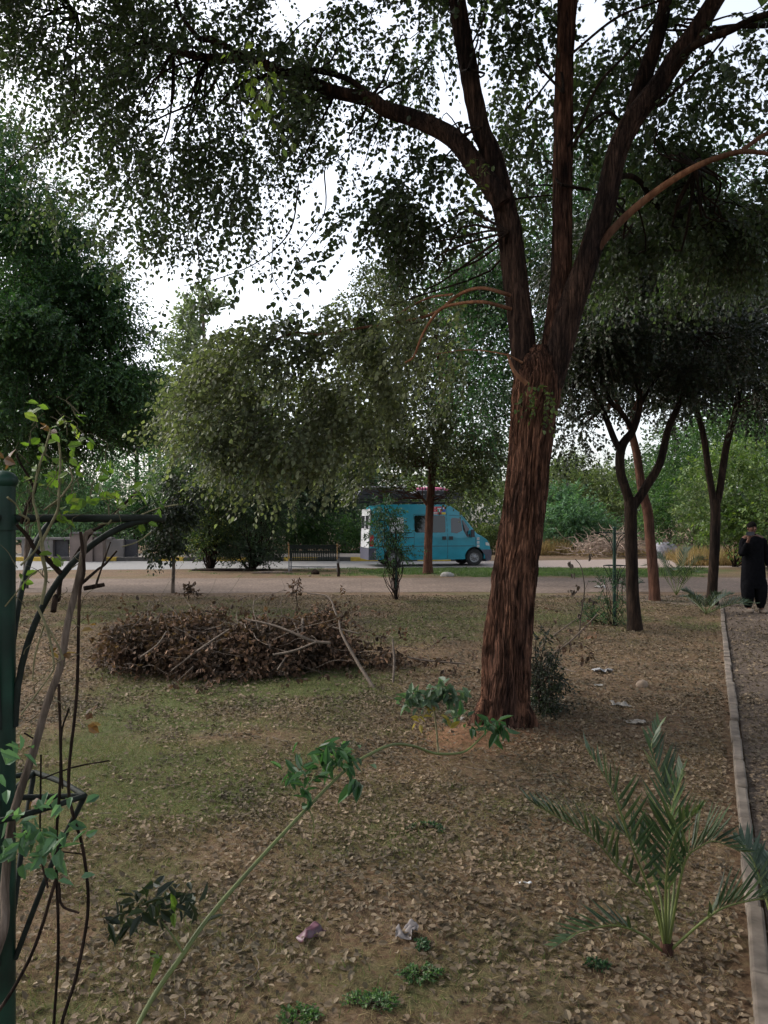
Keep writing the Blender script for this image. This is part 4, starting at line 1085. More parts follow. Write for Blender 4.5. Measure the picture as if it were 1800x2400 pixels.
t = thing('rolled_awning', vloc(2.75, -.35, 3.0), 'pink rolled awning strapped over the front roof box of the van', 'awning', rz=VR)
mb = MB(); mb.tube([(-.66, 0, .06), (-.3, .01, .07), (.3, 0, .065), (.62, 0, .03)], [.06, .08, .08, .05], n=14, seg=6, disp=bark_disp(.006, seed=2)); mb.build('cloth', M_PINK, t, local=True)
mb = MB()
for x_ in (-.35, .38): mb.tube([(x_, 0, .06), (x_ + .05, 0, .06)], .086, n=14)
mb.tube([(-.7, -.06, .0), (.5, -.06, .0)], .018, n=6, mat=1)
mb.build('strap', [M_BLACK, M_WHITE], t, local=True)

# ------------------------------------------------------------------ bench
bp = PXY(733, 27.0)
t = thing('park_bench', (bp[0], bp[1], 0), 'dark slatted metal bench with yellow end posts beside the road', 'bench', rz=R(-3))
mb = MB()
for q in range(27):
    x_ = -.80 + q * 1.60 / 26
    mb.box((x_, .05, .655), (.040, .014, .54), rx=R(-10))
mb.box((0, .005, .925), (1.68, .03, .03)); mb.box((0, .045, .70), (1.66, .02, .05)); mb.box((0, .11, .385), (1.68, .03, .04)); mb.box((0, .02, .86), (1.64, .012, .12))
mb.build('backrest', M_POSTD, t, local=True)
mb = MB()
for q in range(9): mb.box((0, .16 + q * .05, .43), (1.66, .035, .022))
mb.build('seat', M_POSTD, t, local=True)
M_YPOST = flat_mat('yellow_post', (.22, .12, .03), .6, var=.35, scale=12)
for s_ in (-1, 1):
    mb = MB(); mb.box((s_ * .86, .05, .69), (.032, .05, .52), rx=R(-10)); mb.ball((s_ * .86, .0, .95), .032, 0); mb.build('end_post', M_YPOST, t, local=True)
    mb = MB(); mb.tube([(s_ * .86, .1, .62), (s_ * .86, .35, .66), (s_ * .86, .56, .62), (s_ * .86, .58, .44)], .018, n=6, seg=5); mb.build('armrest', M_POSTD, t, local=True)
    for y_ in (.10, .56):
        mb = MB(); mb.box((s_ * .86, y_, .225), (.04, .04, .45)); mb.build('leg', M_RIM, t, local=True)
mb = MB(); mb.box((0, .10, .16), (1.68, .035, .04)); mb.build('stretcher', M_RIM, t, local=True)
q_ = gp(793, 1351)
mb = MB(); mb.tube([(q_[0], q_[1], -.05), (q_[0] + .01, q_[1], .22), (q_[0] - .02, q_[1] + .02, .42)], [.05, .04, .035], n=8, seg=3, disp=bark_disp(.004))
tag(mb.build('stump', M_BARKD), 'short dark wooden stump at the right end of the bench', 'stump')
def rock(name, label, p, r, mat, cat='stone', seed=0, group=None, sink=.35):
    z = gh(p[0], p[1])
    mb = MB(); mb.ball((0, 0, 0), r, 0, 22, 14)
    V = mb.v[0]; V *= (1 + .35 * (vnoise(V / max(r) * 1.6 + seed * 5 + 50) - .5) + .12 * (vnoise(V / max(r) * 5 + seed) - .5))[:, None]
    V[:, 2] = np.maximum(V[:, 2], -r[2] * .75)
    return tag(mb.build(name, mat, loc=(p[0], p[1], z + r[2] * sink)), label, cat, group)
rock('stone', 'dark squarish block lying on the dirt below the bench', gp(738, 1346), (.14, .12, .13), M_BARKD, seed=3)
rock('stone', 'small pale stone left of the dark block below the bench', gp(725, 1351), (.06, .05, .04), M_STONE, seed=4)
rock('stone', 'flat grey stone on the grass right of the bare tree in front of the van', gp(1049, 1351), (.22, .14, .10), M_CONC, seed=5)
rock('stone', 'round tan stone on the leaf litter right of the big trunk', gp(1506, 1612), (.062, .055, .055), M_STONE, seed=6)
rock('stone', 'small pale stone on the reddish soil at the foot of the big trunk', gp(1085, 1697), (.025, .02, .02), M_CONC, seed=7)
rock('log', 'low weathered grey log lying between shrub and bench', gp(640, 1344), (.75, .08, .06), M_BARKG, cat='log', seed=8)
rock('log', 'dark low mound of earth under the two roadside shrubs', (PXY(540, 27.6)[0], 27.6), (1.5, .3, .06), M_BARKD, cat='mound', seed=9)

# low walls and the pillar behind the kerb, far left
cw = flat_mat('pale_render', (.14, .13, .125), .9, var=.2, scale=2); cp = flat_mat('pink_render', (.15, .115, .10), .9, var=.2, scale=2)
p = PXY(140, 35.6)
t = thing('low_wall', (p[0], p[1], .12), 'pale low wall with black openings behind the kerb at far left', 'wall')
mb = MB()
for px_, w_ in ((62, 16), (112, 30), (262, 60)):
    x_ = (px_ - HX) / F * 35.6; mb.box((x_, 35.6, .12 + .42), (w_ / F * 35.6, .3, .84))
mb.box(((150 - HX) / F * 35.6, 35.64, 1.0), (230 / F * 35.6, .5, .10))
mb.build('masonry', cw, t)
mb = MB()
for px_, w_ in ((82, 22), (143, 30), (300, 42)):
    x_ = (px_ - HX) / F * 35.6; mb.box((x_, 35.72, .12 + .41), (w_ / F * 35.6, .14, .82))
mb.build('opening_dark', M_BLACK, t)  # solid black boxes paint the dark inside the wall openings
p = PXY(195, 34.1)
t = thing('stone_block', (p[0], p[1], 0), 'pinkish rendered block pillar standing at the road edge behind the vine pole', 'pillar')
mb = MB(); mb.box((p[0], p[1], .62), (1.0, .5, 1.24)); mb.box((p[0] + .72, p[1] + .1, .55), (.38, .45, 1.1)); o = mb.build('masonry', cp, t)
mb = MB(); mb.box((p[0] + .1, p[1], 1.28), (1.2, .62, .07)); mb.build('coping', cw, t)
p = at(425, 1258, 36.5)
mb = MB(); mb.box((p[0], p[1], .62), (.75, .3, .06), ry=R(-14)); mb.box((p[0] - .3, p[1], .35), (.08, .3, .5), 1); mb.box((p[0] + .3, p[1], .38), (.08, .3, .56), 1)
tag(mb.build('slab_seat', [flat_mat('lilac_slab', (.33, .34, .40), .7), cw]), 'tilted pale lilac slab seen behind the thin sapling', 'slab')

# ------------------------------------------------------------------ climbing plant poles
def plant_pole(label, x, y, h=1.72, arm=.38, r=.02, rot=0.0, low=1.08, mat=M_POST, n=4, arc=.36):
    z = gh(x, y)
    t = thing('climber_pole', (x, y, z), label, 'plant support', 'green metal climber poles', rz=rot)
    mb = MB(); mb.tube([(0, 0, -.1), (0, 0, h)], r, n=18); mb.ball((0, 0, h + .004), (r * 1.22, r * 1.22, r * .9), 0, 16, 10); mb.tube([(0, 0, h - .10), (0, 0, h - .07)], r * 1.25, n=18)
    mb.build('post', mat, t, local=True)
    for i_ in range(n):
        a = i_ * 2 * math.pi / n
        d = Vector((math.cos(a), math.sin(a), 0))
        mb = MB(); zt = h - .075
        mb.tube([tuple(d * (r * .8) + Vector((0, 0, zt))), tuple(d * arm + Vector((0, 0, zt)))], .0085, n=10)
        q = [tuple(d * (r + (arm - r) * math.cos(b_)) + Vector((0, 0, zt - arc + arc * math.sin(b_) * 1.0))) for b_ in np.linspace(math.pi / 2, 0, 8)]
        # brace bows out from the post up to the arm's end
        q = [tuple(d * (r + (arm - r) * (1 - math.cos(b_))) + Vector((0, 0, zt - arc * (1 - math.sin(b_))))) for b_ in np.linspace(0, math.pi / 2, 9)]
        mb.tube(q, .007, n=8, seg=2)
        mb.build('arm', M_POSTD, t, local=True)
    mb = MB()
    for zt, ra in ((low, arm * .5),):
        for q in range(n):
            a0, a1 = q * 2 * math.pi / n, (q + 1) * 2 * math.pi / n
            A = Vector((math.cos(a0) * ra, math.sin(a0) * ra, zt)); B = Vector((math.cos(a1) * ra, math.sin(a1) * ra, zt))
            mb.tube([tuple(A), tuple((A + B) * .54 - Vector((0, 0, zt * .08))), tuple(B)], .006, n=6, seg=4)
            d = Vector((math.cos(a0), math.sin(a0), 0))
            mb.tube([tuple(d * r * .8 + Vector((0, 0, zt))), tuple(A)], .006, n=6)
            mb.tube([tuple(A), tuple(d * ra * .6 + Vector((0, 0, zt - .14))), tuple(d * r + Vector((0, 0, zt - .34)))], .006, n=6, seg=4)
    mb.build('lower_ring', M_POSTD, t, local=True)
    return t
NX, NY = PXY(8, 1.62)
plant_pole('thick green pole with a horizontal arm close to the camera at the left edge', NX, NY, h=1.765, arm=.335, r=.024, rot=R(4), low=1.10, arc=.44)
plant_pole('thin green pole with arched arms standing between the big trunk and the slender trees', *PXY(1440, 12.8), h=1.62, arm=.40, r=.028, rot=R(12), low=1.0)
plant_pole('thin dark pole with cross arms in front of the rear of the van', *PXY(928, 17.1), h=1.56, arm=.40, r=.024, rot=R(25), low=.72)
bush('climber', 'leafy climber bunched on the pole in front of the van', [(905, 1235, 45, 48, 17.0, .38, 90), (930, 1290, 55, 28, 17.1, .35, 45), (900, 1195, 32, 26, 17.0, .3, 32)], M_GREEN, base=PXY(930, 17.05), leafL=.06, ln=.22, seed=300, tm=T_ROUND, aspect=.55, stem_r=.008, cat='climber', hang=.3)
bush('climber', 'feathery climber at the foot of the pole beside the forked slender tree', [(1432, 1430, 45, 28, 12.8, .3, 40), (1462, 1330, 26, 24, 12.8, .2, 14), (1420, 1370, 24, 20, 12.8, .2, 12), (1385, 1445, 22, 26, 12.7, .25, 22)], M_GREEN, base=PXY(1438, 12.75), leafL=.042, ln=.22, seed=310, tm=T_LANCE, aspect=.4, k=10, stem_r=.006, cat='climber', stems=5)

# vine on the near pole
t = thing('climbing_vine', (NX + .03, NY, gh(NX, NY)), 'bare twisting vine stems with yellow-green leaves climbing the near green pole', 'vine')
VY = 1.6
def vpts(l, Y=VY, Y1=None): return PX(l, Y, Y1)
def c2(*l): return [(x * .2532, 1050 + y * .2532) for x, y in l]
def c3(*l): return [(x * .452, 1400 + y * .452) for x, y in l]
def stems(name, sets, mat):
    mb = MB()
    for l, w0, w1, Ya, Yb in sets:
        q = [(p_[0], p_[1], w0 + (w1 - w0) * i_ / (len(l) - 1)) for i_, p_ in enumerate(l)]
        pts, rad = PX(q, Ya, Yb)
        pts = [tuple(np.array(p_) + RNG.normal(size=3) * .0025) for p_ in pts]
        mb.tube(pts, rad, n=8, seg=6, disp=bark_disp(.0008, fth=40, fs=30))
    return mb.build(name, mat, t)
stems('woody_stem', [
    (c3((-40, 1900), (20, 1700), (10, 1500), (60, 1200), (110, 1000), (180, 760), (250, 550), (300, 370), (350, 150), (380, 0)) + c2((730, 1250), (770, 1000), (800, 830), (850, 770)), 22, 12, 1.55, 1.62)], M_BARKG)
stems('dark_stem', [
    (c3((290, 0), (280, 70)) [::-1] + c2((540, 1400), (560, 1180), (700, 960), (850, 790), (940, 720), (1080, 580), (1250, 440)), 14, 6, 1.6, 1.75),
    (c2((560, 1180), (430, 1050), (330, 940), (250, 820), (170, 700)), 13, 8, 1.62, 1.6),
    (c2((200, 720), (260, 500), (310, 350), (200, 150), (150, 40)), 9, 4, 1.6, 1.6),
    (c2((760, 1290), (960, 1275)), 10, 9, 1.6, 1.62), (c2((750, 1270), (880, 1130), (960, 1080), (1080, 960)), 7, 4, 1.6, 1.7), (c2((880, 1270), (940, 1050), (1000, 870)), 5, 3, 1.6, 1.66),
    (c3((430, -330), (425, -150), (410, 0), (405, 500), (370, 1000), (430, 1300), (455, 1600), (400, 1950), (330, 2230), (300, 2500)), 7, 8, 1.6, 1.5),
    (c3((320, 450), (310, 900), (290, 1300), (300, 1800), (280, 2230), (270, 2500)), 6, 7, 1.58, 1.5),
    (c3((370, 560), (320, 700), (300, 900), (320, 1000)), 4, 4, 1.6, 1.6), (c3((560, 850), (390, 900), (200, 960)), 3, 3, 1.6, 1.55),
    (c3((290, 1450), (180, 1800), (60, 2050), (-60, 2200)), 7, 8, 1.5, 1.45), (c3((430, 1330), (300, 1330)), 3, 3, 1.6, 1.6), (c3((300, 1480), (330, 1590), (400, 1650)), 7, 4, 1.5, 1.48),
    (c3((130, 690), (180, 740)), 4, 3, 1.6, 1.6), (c3((225, 800), (215, 1300), (240, 1500)), 4, 4, 1.6, 1.5)], M_BARKD)
stems('pale_stem', [
    (c2((390, 1000), (380, 860), (470, 700), (530, 550), (545, 300), (555, 100), (560, -120)), 8, 4, 1.58, 1.6),
    (c2((400, 990), (370, 850), (330, 600), (312, 450), (380, 150), (430, 0), (470, -180)), 7, 4, 1.58, 1.6),
    (c2((390, 860), (300, 980), (200, 1090)), 5, 4, 1.58, 1.55), (c2((520, 520), (600, 420), (680, 300), (650, 190)), 5, 3, 1.6, 1.6),
    (c2((80, 470), (130, 540), (210, 590)), 5, 4, 1.5, 1.55), (c2((200, 600), (250, 640), (230, 720)), 5, 4, 1.58, 1.6), (c2((400, 580), (500, 530), (540, 480)), 5, 4, 1.6, 1.6),
    (c2((940, 720), (1200, 640), (1450, 570), (1650, 520)), 4, 2, 1.62, 1.8), (c2((1010, 700), (1100, 600), (1150, 530), (1300, 400)), 4, 2.5, 1.62, 1.7),
    (c2((390, 990), (400, 1200), (380, 1462)), 9, 7, 1.58, 1.58), (c3((180, 30), (230, 150), (290, 330), (260, 420), (120, 600)), 6, 3, 1.55, 1.52), (c3((230, 130), (190, 300), (175, 430)), 4, 3, 1.55, 1.55),
    (c3((240, 150), (300, 250), (330, 330)), 4, 4, 1.55, 1.55), (c2((60, 1460), (300, 1150), (480, 1110)), 3, 2, 1.6, 1.62), (c2((1400, 780), (1280, 860), (1120, 920)), 3, 2, 1.7, 1.65)], M_STEMP)
tw = MB()
for q in range(75):
    x_, y_ = random.choice([(random.uniform(30, 330), random.uniform(1080, 1240)), (random.uniform(60, 200), random.uniform(960, 1230)), (random.uniform(40, 200), random.uniform(1240, 1700))])
    a_ = random.uniform(-2.6, -.5); l_ = random.uniform(25, 90)
    q_ = [(x_ + l_ * k * .33 * math.cos(a_ + .25 * k * random.uniform(-1, 1)), y_ + l_ * k * .33 * math.sin(a_), 2.6 - .5 * k) for k in range(4)]
    pts, rad = PX(q_, random.uniform(1.5, 1.75)); tw.tube(pts, rad, n=5, seg=3, cap=False)
tw.build('fine_twig', flat_mat('vine_twig', (.085, .075, .045), .9, var=.5, scale=15, spec=.1), t)['kind'] = 'stuff'
def lat(mb, lst, Y, L, mat=0, tm=T_ROUND, asp=.7):
    P = np.array([at(p_[0], p_[1], Y + random.uniform(-.06, .06)) for p_ in lst])
    n = len(P)
    D = rnd(n) * .6 + np.array([.3, 0, -.1]); N = rnd(n) * .5 + np.array([0, -.5, .8])
    LL = L * RNG.uniform(.7, 1.25, n)
    leaves(mb, P, D, N, LL, LL * asp, tm, mat)
mb = MB()
L1 = [(65, 940), (88, 945), (60, 968), (75, 972), (150, 985), (165, 990), (172, 975), (135, 1000), (180, 1010), (95, 1040), (70, 1045), (160, 1040), (188, 1028), (205, 1030), (120, 1020), (140, 1030), (112, 1118), (125, 1128), (140, 1118), (118, 1105), (100, 1135), (158, 1185), (170, 1175), (182, 1182), (165, 1195), (196, 1172), (212, 1165), (205, 1180), (228, 1160), (240, 1168), (252, 1160), (268, 1155), (245, 1100), (252, 1085), (238, 1092), (262, 1100), (300, 1148), (318, 1150), (335, 1160), (350, 1150), (310, 1165), (340, 1140), (285, 1110), (378, 1180), (372, 1195), (350, 1225), (330, 1228), (120, 1310), (135, 1318), (128, 1300), (55, 1365), (60, 1350), (180, 1105), (165, 1070), (230, 1130), (150, 1090), (80, 1090), (90, 1075), (60, 1130), (280, 1175), (300, 1190), (160, 1215), (130, 1210)]
L1 = [(x + random.uniform(-6, 6), y + random.uniform(-5, 5)) for x, y in L1 for _ in (0, 1)]
lat(mb, L1, 1.62, .026)
mb.build('leaf', M_VINE, t)['kind'] = 'stuff'
mb = MB()
L2 = [(random.gauss(75, 50), random.gauss(1975, 40)) for _ in range(75)]
lat(mb, L2, 1.5, .036, tm=T_LANCE, asp=.5)
L2 = [(random.gauss(30, 30), random.gauss(1760, 20)) for _ in range(9)] + [(random.gauss(120, 40), random.gauss(1880, 20)) for _ in range(12)]
lat(mb, L2, 1.5, .032, tm=T_LANCE, asp=.45)
mb.build('lower_leaf', M_BLUE, t)['kind'] = 'stuff'
mb = MB(); lat(mb, [(10, 1075), (18, 1080), (100, 1005), (118, 1010), (155, 1530), (120, 1530), (200, 1675), (215, 1670), (205, 1700), (75, 1880), (190, 1480), (210, 1465)] * 2, 1.6, .026); mb.build('dry_leaf', leaf_mat('leaf_dryorange', (.07, .03, .014), (.13, .07, .025), (.2, .13, .04)), t)['kind'] = 'stuff'

# arching shoot in the foreground
sb = PXY(190, 1.32)
t = thing('arching_shoot', (sb[0], sb[1], gh(*sb)), 'long green shoot arching across the foreground with tufts of leaves', 'plant')
arc = [(190, 2750, 11, 1.32), (325, 2400, 12, 1.42), (429, 2236, 12, 1.5), (497, 2141, 11, 1.58), (600, 2023, 9, 1.75), (722, 1892, 8, 1.95), (811, 1804, 7, 2.1), (870, 1766, 7, 2.2), (921, 1745, 6.5, 2.3), (971, 1749, 6, 2.36), (1022, 1766, 6, 2.42), (1081, 1764, 5, 2.5), (1111, 1745, 4, 2.54), (1146, 1709, 3, 2.6)]
mb = MB(); pts, rad = PX(arc, 1.5)
pts.insert(0, (sb[0] - .05, sb[1], gh(*sb) - .03)); rad.insert(0, .005)
mb.tube(pts, rad, n=10, seg=8)
for l in ([(430, 2235, 6, 1.5), (405, 2195, 5, 1.5), (380, 2160, 3, 1.5)], [(722, 1892, 4, 1.95), (735, 1930, 2.5, 1.95), (728, 1990, 2, 1.95)], [(722, 1892, 5, 1.95), (722, 1850, 4, 1.95), (740, 1810, 3, 1.97)]):
    pts, rad = PX(l, 1.5); mb.tube(pts, rad, n=6, seg=5)
mb.build('stem', M_STEMG, t)
mb = MB()
def tuft(cx, cy, rx, ry, Y, n, L, asp=.38):
    P = np.array([at(cx + random.gauss(0, rx * .5), cy + random.gauss(0, ry * .5), Y + random.uniform(-.05, .05)) for _ in range(n)])
    D = rnd(n) * .6 + np.array([0, 0, -.15]); N = rnd(n) * .5 + np.array([0, -.3, 1])
    LL = L * RNG.uniform(.6, 1.2, n); leaves(mb, P, D, N, LL, LL * asp, T_LANCE)
tuft(365, 2110, 70, 35, 1.52, 44, .040); tuft(430, 2125, 50, 25, 1.55, 22, .038); tuft(300, 2150, 30, 30, 1.5, 10, .036); tuft(265, 2165, 20, 30, 1.5, 6, .045, .25)
mb.build('dark_leaf', M_DARKL, t)['kind'] = 'stuff'
mb = MB()
tuft(790, 1765, 60, 30, 2.08, 50, .048); tuft(700, 1815, 45, 25, 1.98, 28, .046); tuft(830, 1830, 20, 15, 2.1, 5, .07); tuft(770, 1790, 80, 20, 2.05, 20, .045); tuft(720, 1870, 20, 20, 1.95, 8, .04)
tuft(1140, 1700, 40, 20, 2.56, 22, .055); tuft(1170, 1715, 30, 15, 2.58, 9, .06); tuft(1080, 1678, 18, 5, 2.5, 4, .06)
mb.build('leaf', M_GREEN, t)['kind'] = 'stuff'
mb = MB(); tuft(408, 2130, 8, 8, 1.5, 4, .03); tuft(375, 2240, 12, 15, 1.5, 5, .035); mb.build('yellow_leaf', M_VINE, t)['kind'] = 'stuff'

# blue-green tall weed near the trunk
wb = gp(1028, 1768)
t = thing('tall_weed', (wb[0], wb[1], gh(wb[0], wb[1])), 'solitary blue-green weed on a pale stalk with yellow lower leaves, left of the big trunk', 'plant')
mb = MB(); pts, rad = PX([(1028, 1768, 5), (1022, 1700, 4), (1016, 1660, 4), (1010, 1630, 3)], wb[1]); pts[0] = (pts[0][0], pts[0][1], gh(wb[0], wb[1]) - .02); mb.tube(pts, rad, n=8, seg=4)
for a in ((975, 1640), (1060, 1635), (1000, 1610), (1040, 1610), (1050, 1670)): mb.tube([at(1015, 1655, wb[1]), at((1015 + a[0]) / 2, a[1] + 5, wb[1] - .02), at(a[0], a[1], wb[1] - .05)], .003, n=5, seg=4)
mb.build('stem', M_STEMP, t)
mb = MB(); tuft(985, 1640, 40, 22, wb[1] - .05, 70, .09, .5); tuft(1045, 1625, 45, 22, wb[1], 70, .085, .5); tuft(1060, 1680, 14, 28, wb[1], 12, .08, .5); mb.build('leaf', M_HAZEG if False else leaf_mat('leaf_glaucous', (.06, .10, .065), (.10, .155, .10), (.14, .2, .13), clump=4), t)
mb = MB(); tuft(980, 1690, 12, 14, wb[1] - .06, 7, .07, .45); tuft(1052, 1705, 8, 10, wb[1] - .05, 4, .09, .45); tuft(1015, 1665, 15, 10, wb[1] - .08, 7, .06, .5); mb.build('yellow_leaf', leaf_mat('leaf_yellowing', (.16, .125, .02), (.22, .17, .03)), t)['kind'] = 'stuff'

# ------------------------------------------------------------------ palms
def frond(mb, pts, r0=.006, n=26, L=.22, W=.014, V=.5, start=.28, fold=.35, ml=0, ms=1, up=(0, 0, 1)):
    P, rr = spline(pts, [r0, r0 * .25], 10)
    mb.tube(P, rr, n=6, mat=ms)
    T = norm(np.gradient(P, axis=0))
    s = np.linspace(start, .99, n); idx = s * (len(P) - 1)
    i0 = np.minimum(idx.astype(int), len(P) - 2); fr_ = (idx - i0)[:, None]
    Q = P[i0] * (1 - fr_) + P[i0 + 1] * fr_; TT = T[i0]
    upv = np.array(up, float)
    S = norm(np.cross(TT, upv)); U = norm(np.cross(S, TT))
    env = np.sin(np.clip((s - start) / (1 - start), 0, 1) ** .7 * math.pi * .86 + .35)
    for sg in (-1, 1):
        ang = R(48) - R(22) * (s - start)
        D = TT * np.cos(ang)[:, None] + (S * sg * math.cos(V) + U * math.sin(V)) * np.sin(ang)[:, None] + rnd(n) * .07
        LL = L * np.clip(env, .35, 1) * RNG.uniform(.85, 1.1, n)
        leaves(mb, Q, D, U + S * sg * -fold + rnd(n) * .1, LL, np.full(n, W), (np.array([(0, 0, 0), (.2, .5, .004), (.6, .4, -.004), (1, 0, -.02), (.6, -.4, -.004), (.2, -.5, .004)]), [(0, 1, 2, 3), (0, 3, 4, 5)]), ml)
pb = gp(1562, 2232)
t = thing('young_palm', (pb[0], pb[1], gh(pb[0], pb[1])), 'young date palm with spiky fronds in the right foreground beside the path edging', 'palm')
PYb = pb[1]
FR = [([(1562, 2232, 0), (1525, 2095, -.03), (1478, 1975, -.06), (1431, 1845, -.08), (1375, 1755, -.05)], .20, 26),
      ([(1562, 2232, 0), (1580, 2080, .08), (1582, 1940, .12), (1562, 1867, .15), (1547, 1823, .18), (1527, 1751, .22), (1545, 1700, .26)], .17, 30),
      ([(1560, 2232, 0), (1536, 2120, -.05), (1453, 2037, -.1), (1392, 1968, -.12), (1305, 1914, -.14), (1245, 1880, -.14)], .19, 28),
      ([(1558, 2234, 0), (1507, 2192, -.04), (1460, 2172, -.06), (1417, 2171, -.08), (1355, 2186, -.1), (1305, 2215, -.12)], .14, 22),
      ([(1565, 2232, 0), (1590, 2084, -.06), (1609, 2012, -.08), (1640, 1985, -.1), (1677, 1972, -.12), (1735, 1996, -.16)], .21, 26),
      ([(1566, 2232, 0), (1652, 2156, -.1), (1706, 2124, -.14), (1793, 2106, -.2), (1850, 2110, -.24)], .2, 26),
      ([(1564, 2232, 0), (1568, 2080, .03), (1562, 1980, .04), (1578, 1880, .06), (1600, 1800, .07)], .19, 26),
      ([(1564, 2232, 0), (1560, 2100, -.05), (1568, 2010, -.09), (1590, 1940, -.14), (1640, 1900, -.2)], .2, 24),
      ([(1562, 2234, 0), (1545, 2090, .06), (1500, 2000, .12), (1470, 1960, .15), (1400, 1930, .2)], .16, 22)]
for l, L, n in FR:
    mb = MB()
    P_ = [at(px_, py_, PYb + dy) for px_, py_, dy in l]
    frond(mb, P_, L=L * 1.08, n=int(n * .75), W=.0135, V=.6)
    mb.build('frond', [M_PALM, M_STEMG], t)
mb = MB(); mb.tube([(pb[0], pb[1], gh(pb[0], pb[1]) - .05), (pb[0], pb[1], gh(pb[0], pb[1]) + .05)], [.03, .022], n=10, disp=bark_disp(.004), seg=4); mb.build('trunk', M_BARKB, t)
def small_palm(px, py, label, n, H, spread, L, mat, seed, group='small palms by the path'):
    p = gp(px, py); z = gh(p[0], p[1])
    t = thing('small_palm', (p[0], p[1], z), label, 'palm', group)
    rr = random.Random(seed)
    for i_ in range(n):
        a = i_ * 2.399 + rr.uniform(-.3, .3); e = rr.uniform(.25, 1.0)
        s = spread * (1.15 - e * .75); h = H * (.45 + .6 * e)
        d = np.array([math.cos(a), math.sin(a), 0]) * s
        P_ = [np.array([p[0], p[1], z]), np.array([p[0], p[1], z + h * .45]) + d * .3, np.array([p[0], p[1], z + h * .85]) + d * .68, np.array([p[0], p[1], z + h * (.75 + .25 * e)]) + d]
        mb = MB(); frond(mb, P_, L=L, n=20, W=.012 + L * .02, V=.4, r0=.008); mb.build('frond', [mat, M_STEMG], t)
    return t
small_palm(1585, 1395, 'small fan of palm fronds between the leaning trunk and the V-forked tree', 11, 1.15, .95, .30, M_PALM, 3)
small_palm(1655, 1440, 'low sprawling bluish palm at the foot of the V-forked tree', 12, .42, .95, .24, M_PALMB, 5)
small_palm(1815, 2160, 'dark bluish palm clump cut by the right edge, behind the path edging', 4, .36, .30, .15, M_PALMB, 8)
small_palm(1480, 1390, 'tiny palm tuft left of the reddish leaning trunk', 6, .35, .4, .2, M_PALMB, 10)

# ------------------------------------------------------------------ brush pile
def tangle(mb, c, r, n, rad=.006, L=.9, flat=.35, mat=0, up=.15):
    for _ in range(n):
        a = np.array(c) + RNG.normal(size=3) * np.array(r) * .55
        a[2] = max(a[2], .05)
        d = RNG.normal(size=3) * np.array([1, .8, flat]); d[2] += up; d /= np.linalg.norm(d)
        l_ = L * random.uniform(.4, 1.2)
        b_ = a + d * l_; b_[2] = max(b_[2], .03)
        mb.tube(wig(a, b_, 3, .08), [rad * random.uniform(.6, 1.4), rad * .3], n=5, seg=3, cap=False)
pc = PXY(500, 9.3)
t = thing('brush_pile', (pc[0], pc[1], 0), 'long heap of cut branches with dry brown leaves lying on the grass', 'brush pile')
st, lf = MB(), MB()
BP = [(345, 1505, 85, 50, 9.1, .65, 460), (470, 1515, 115, 56, 9.0, .75, 680), (590, 1508, 105, 52, 9.1, .7, 560), (700, 1505, 90, 48, 9.2, .6, 380), (300, 1540, 50, 38, 8.9, .45, 120), (790, 1530, 60, 34, 9.2, .4, 80), (740, 1450, 60, 26, 9.6, .3, 34), (440, 1450, 110, 22, 9.8, .4, 60), (900, 1550, 60, 16, 9.2, .4, 24), (540, 1568, 170, 24, 8.5, .35, 170)]
for k_, (px, py, rx, ry, Y, rY, n) in enumerate(BP):
    O, D = pblob(px, py, rx, ry, Y, rY, n, fr=2.0, thr=.42, seed=k_ + 400)
    O[:, 2] = np.maximum(O[:, 2], .05 + RNG.uniform(0, .06, len(O)))
    sprigs(lf, O, D * .4 + rnd(len(O)) * .5 + np.array([0, 0, .15]), .24, 6, .062, tm=T_CURL, aspect=.75, droop=.3, twig=.003, hang=.8, up=.2)
    c = at(px, py, Y); tangle(st, c, (rx / F * Y, rY * .9, ry / F * Y * .9), max(4, int(n / 13)), rad=.0045)
for l in ([(880, 1618, 9, 7.9), (841, 1557, 8, 8.1), (802, 1487, 6, 8.3), (795, 1455, 4, 8.4)], [(920, 1498, 4, 8.4), (924, 1550, 6, 8.3), (921, 1600, 5, 8.2)], [(774, 1507, 7, 8.3), (735, 1503, 7, 8.3), (696, 1487, 6, 8.3), (643, 1466, 5, 8.4), (576, 1451, 4, 8.5)],
          [(402, 1572, 4, 8.2), (470, 1520, 5, 8.2), (537, 1475, 4, 8.3)], [(640, 1535, 6, 8.2), (690, 1525, 6, 8.2), (740, 1505, 4, 8.2)], [(710, 1450, 6, 8.9), (705, 1490, 6, 8.7), (690, 1460, 4, 8.9)], [(780, 1420, 5, 9.3), (790, 1445, 4, 9.2), (770, 1400, 4, 9.4), (720, 1390, 3, 9.5)],
          [(780, 1470, 4, 8.8), (840, 1485, 3, 8.7)], [(330, 1540, 4, 8.2), (370, 1510, 4, 8.2), (390, 1480, 3, 8.3)], [(650, 1570, 4, 8.1), (670, 1540, 3, 8.2)], [(955, 1540, 4, 8.6), (1000, 1548, 4, 8.6), (1090, 1556, 4, 8.6)]):
    pts, rad = PX(l, 8); st.tube(pts, rad, n=7, seg=5)
st.build('stick', M_STICK, t)['kind'] = 'stuff'
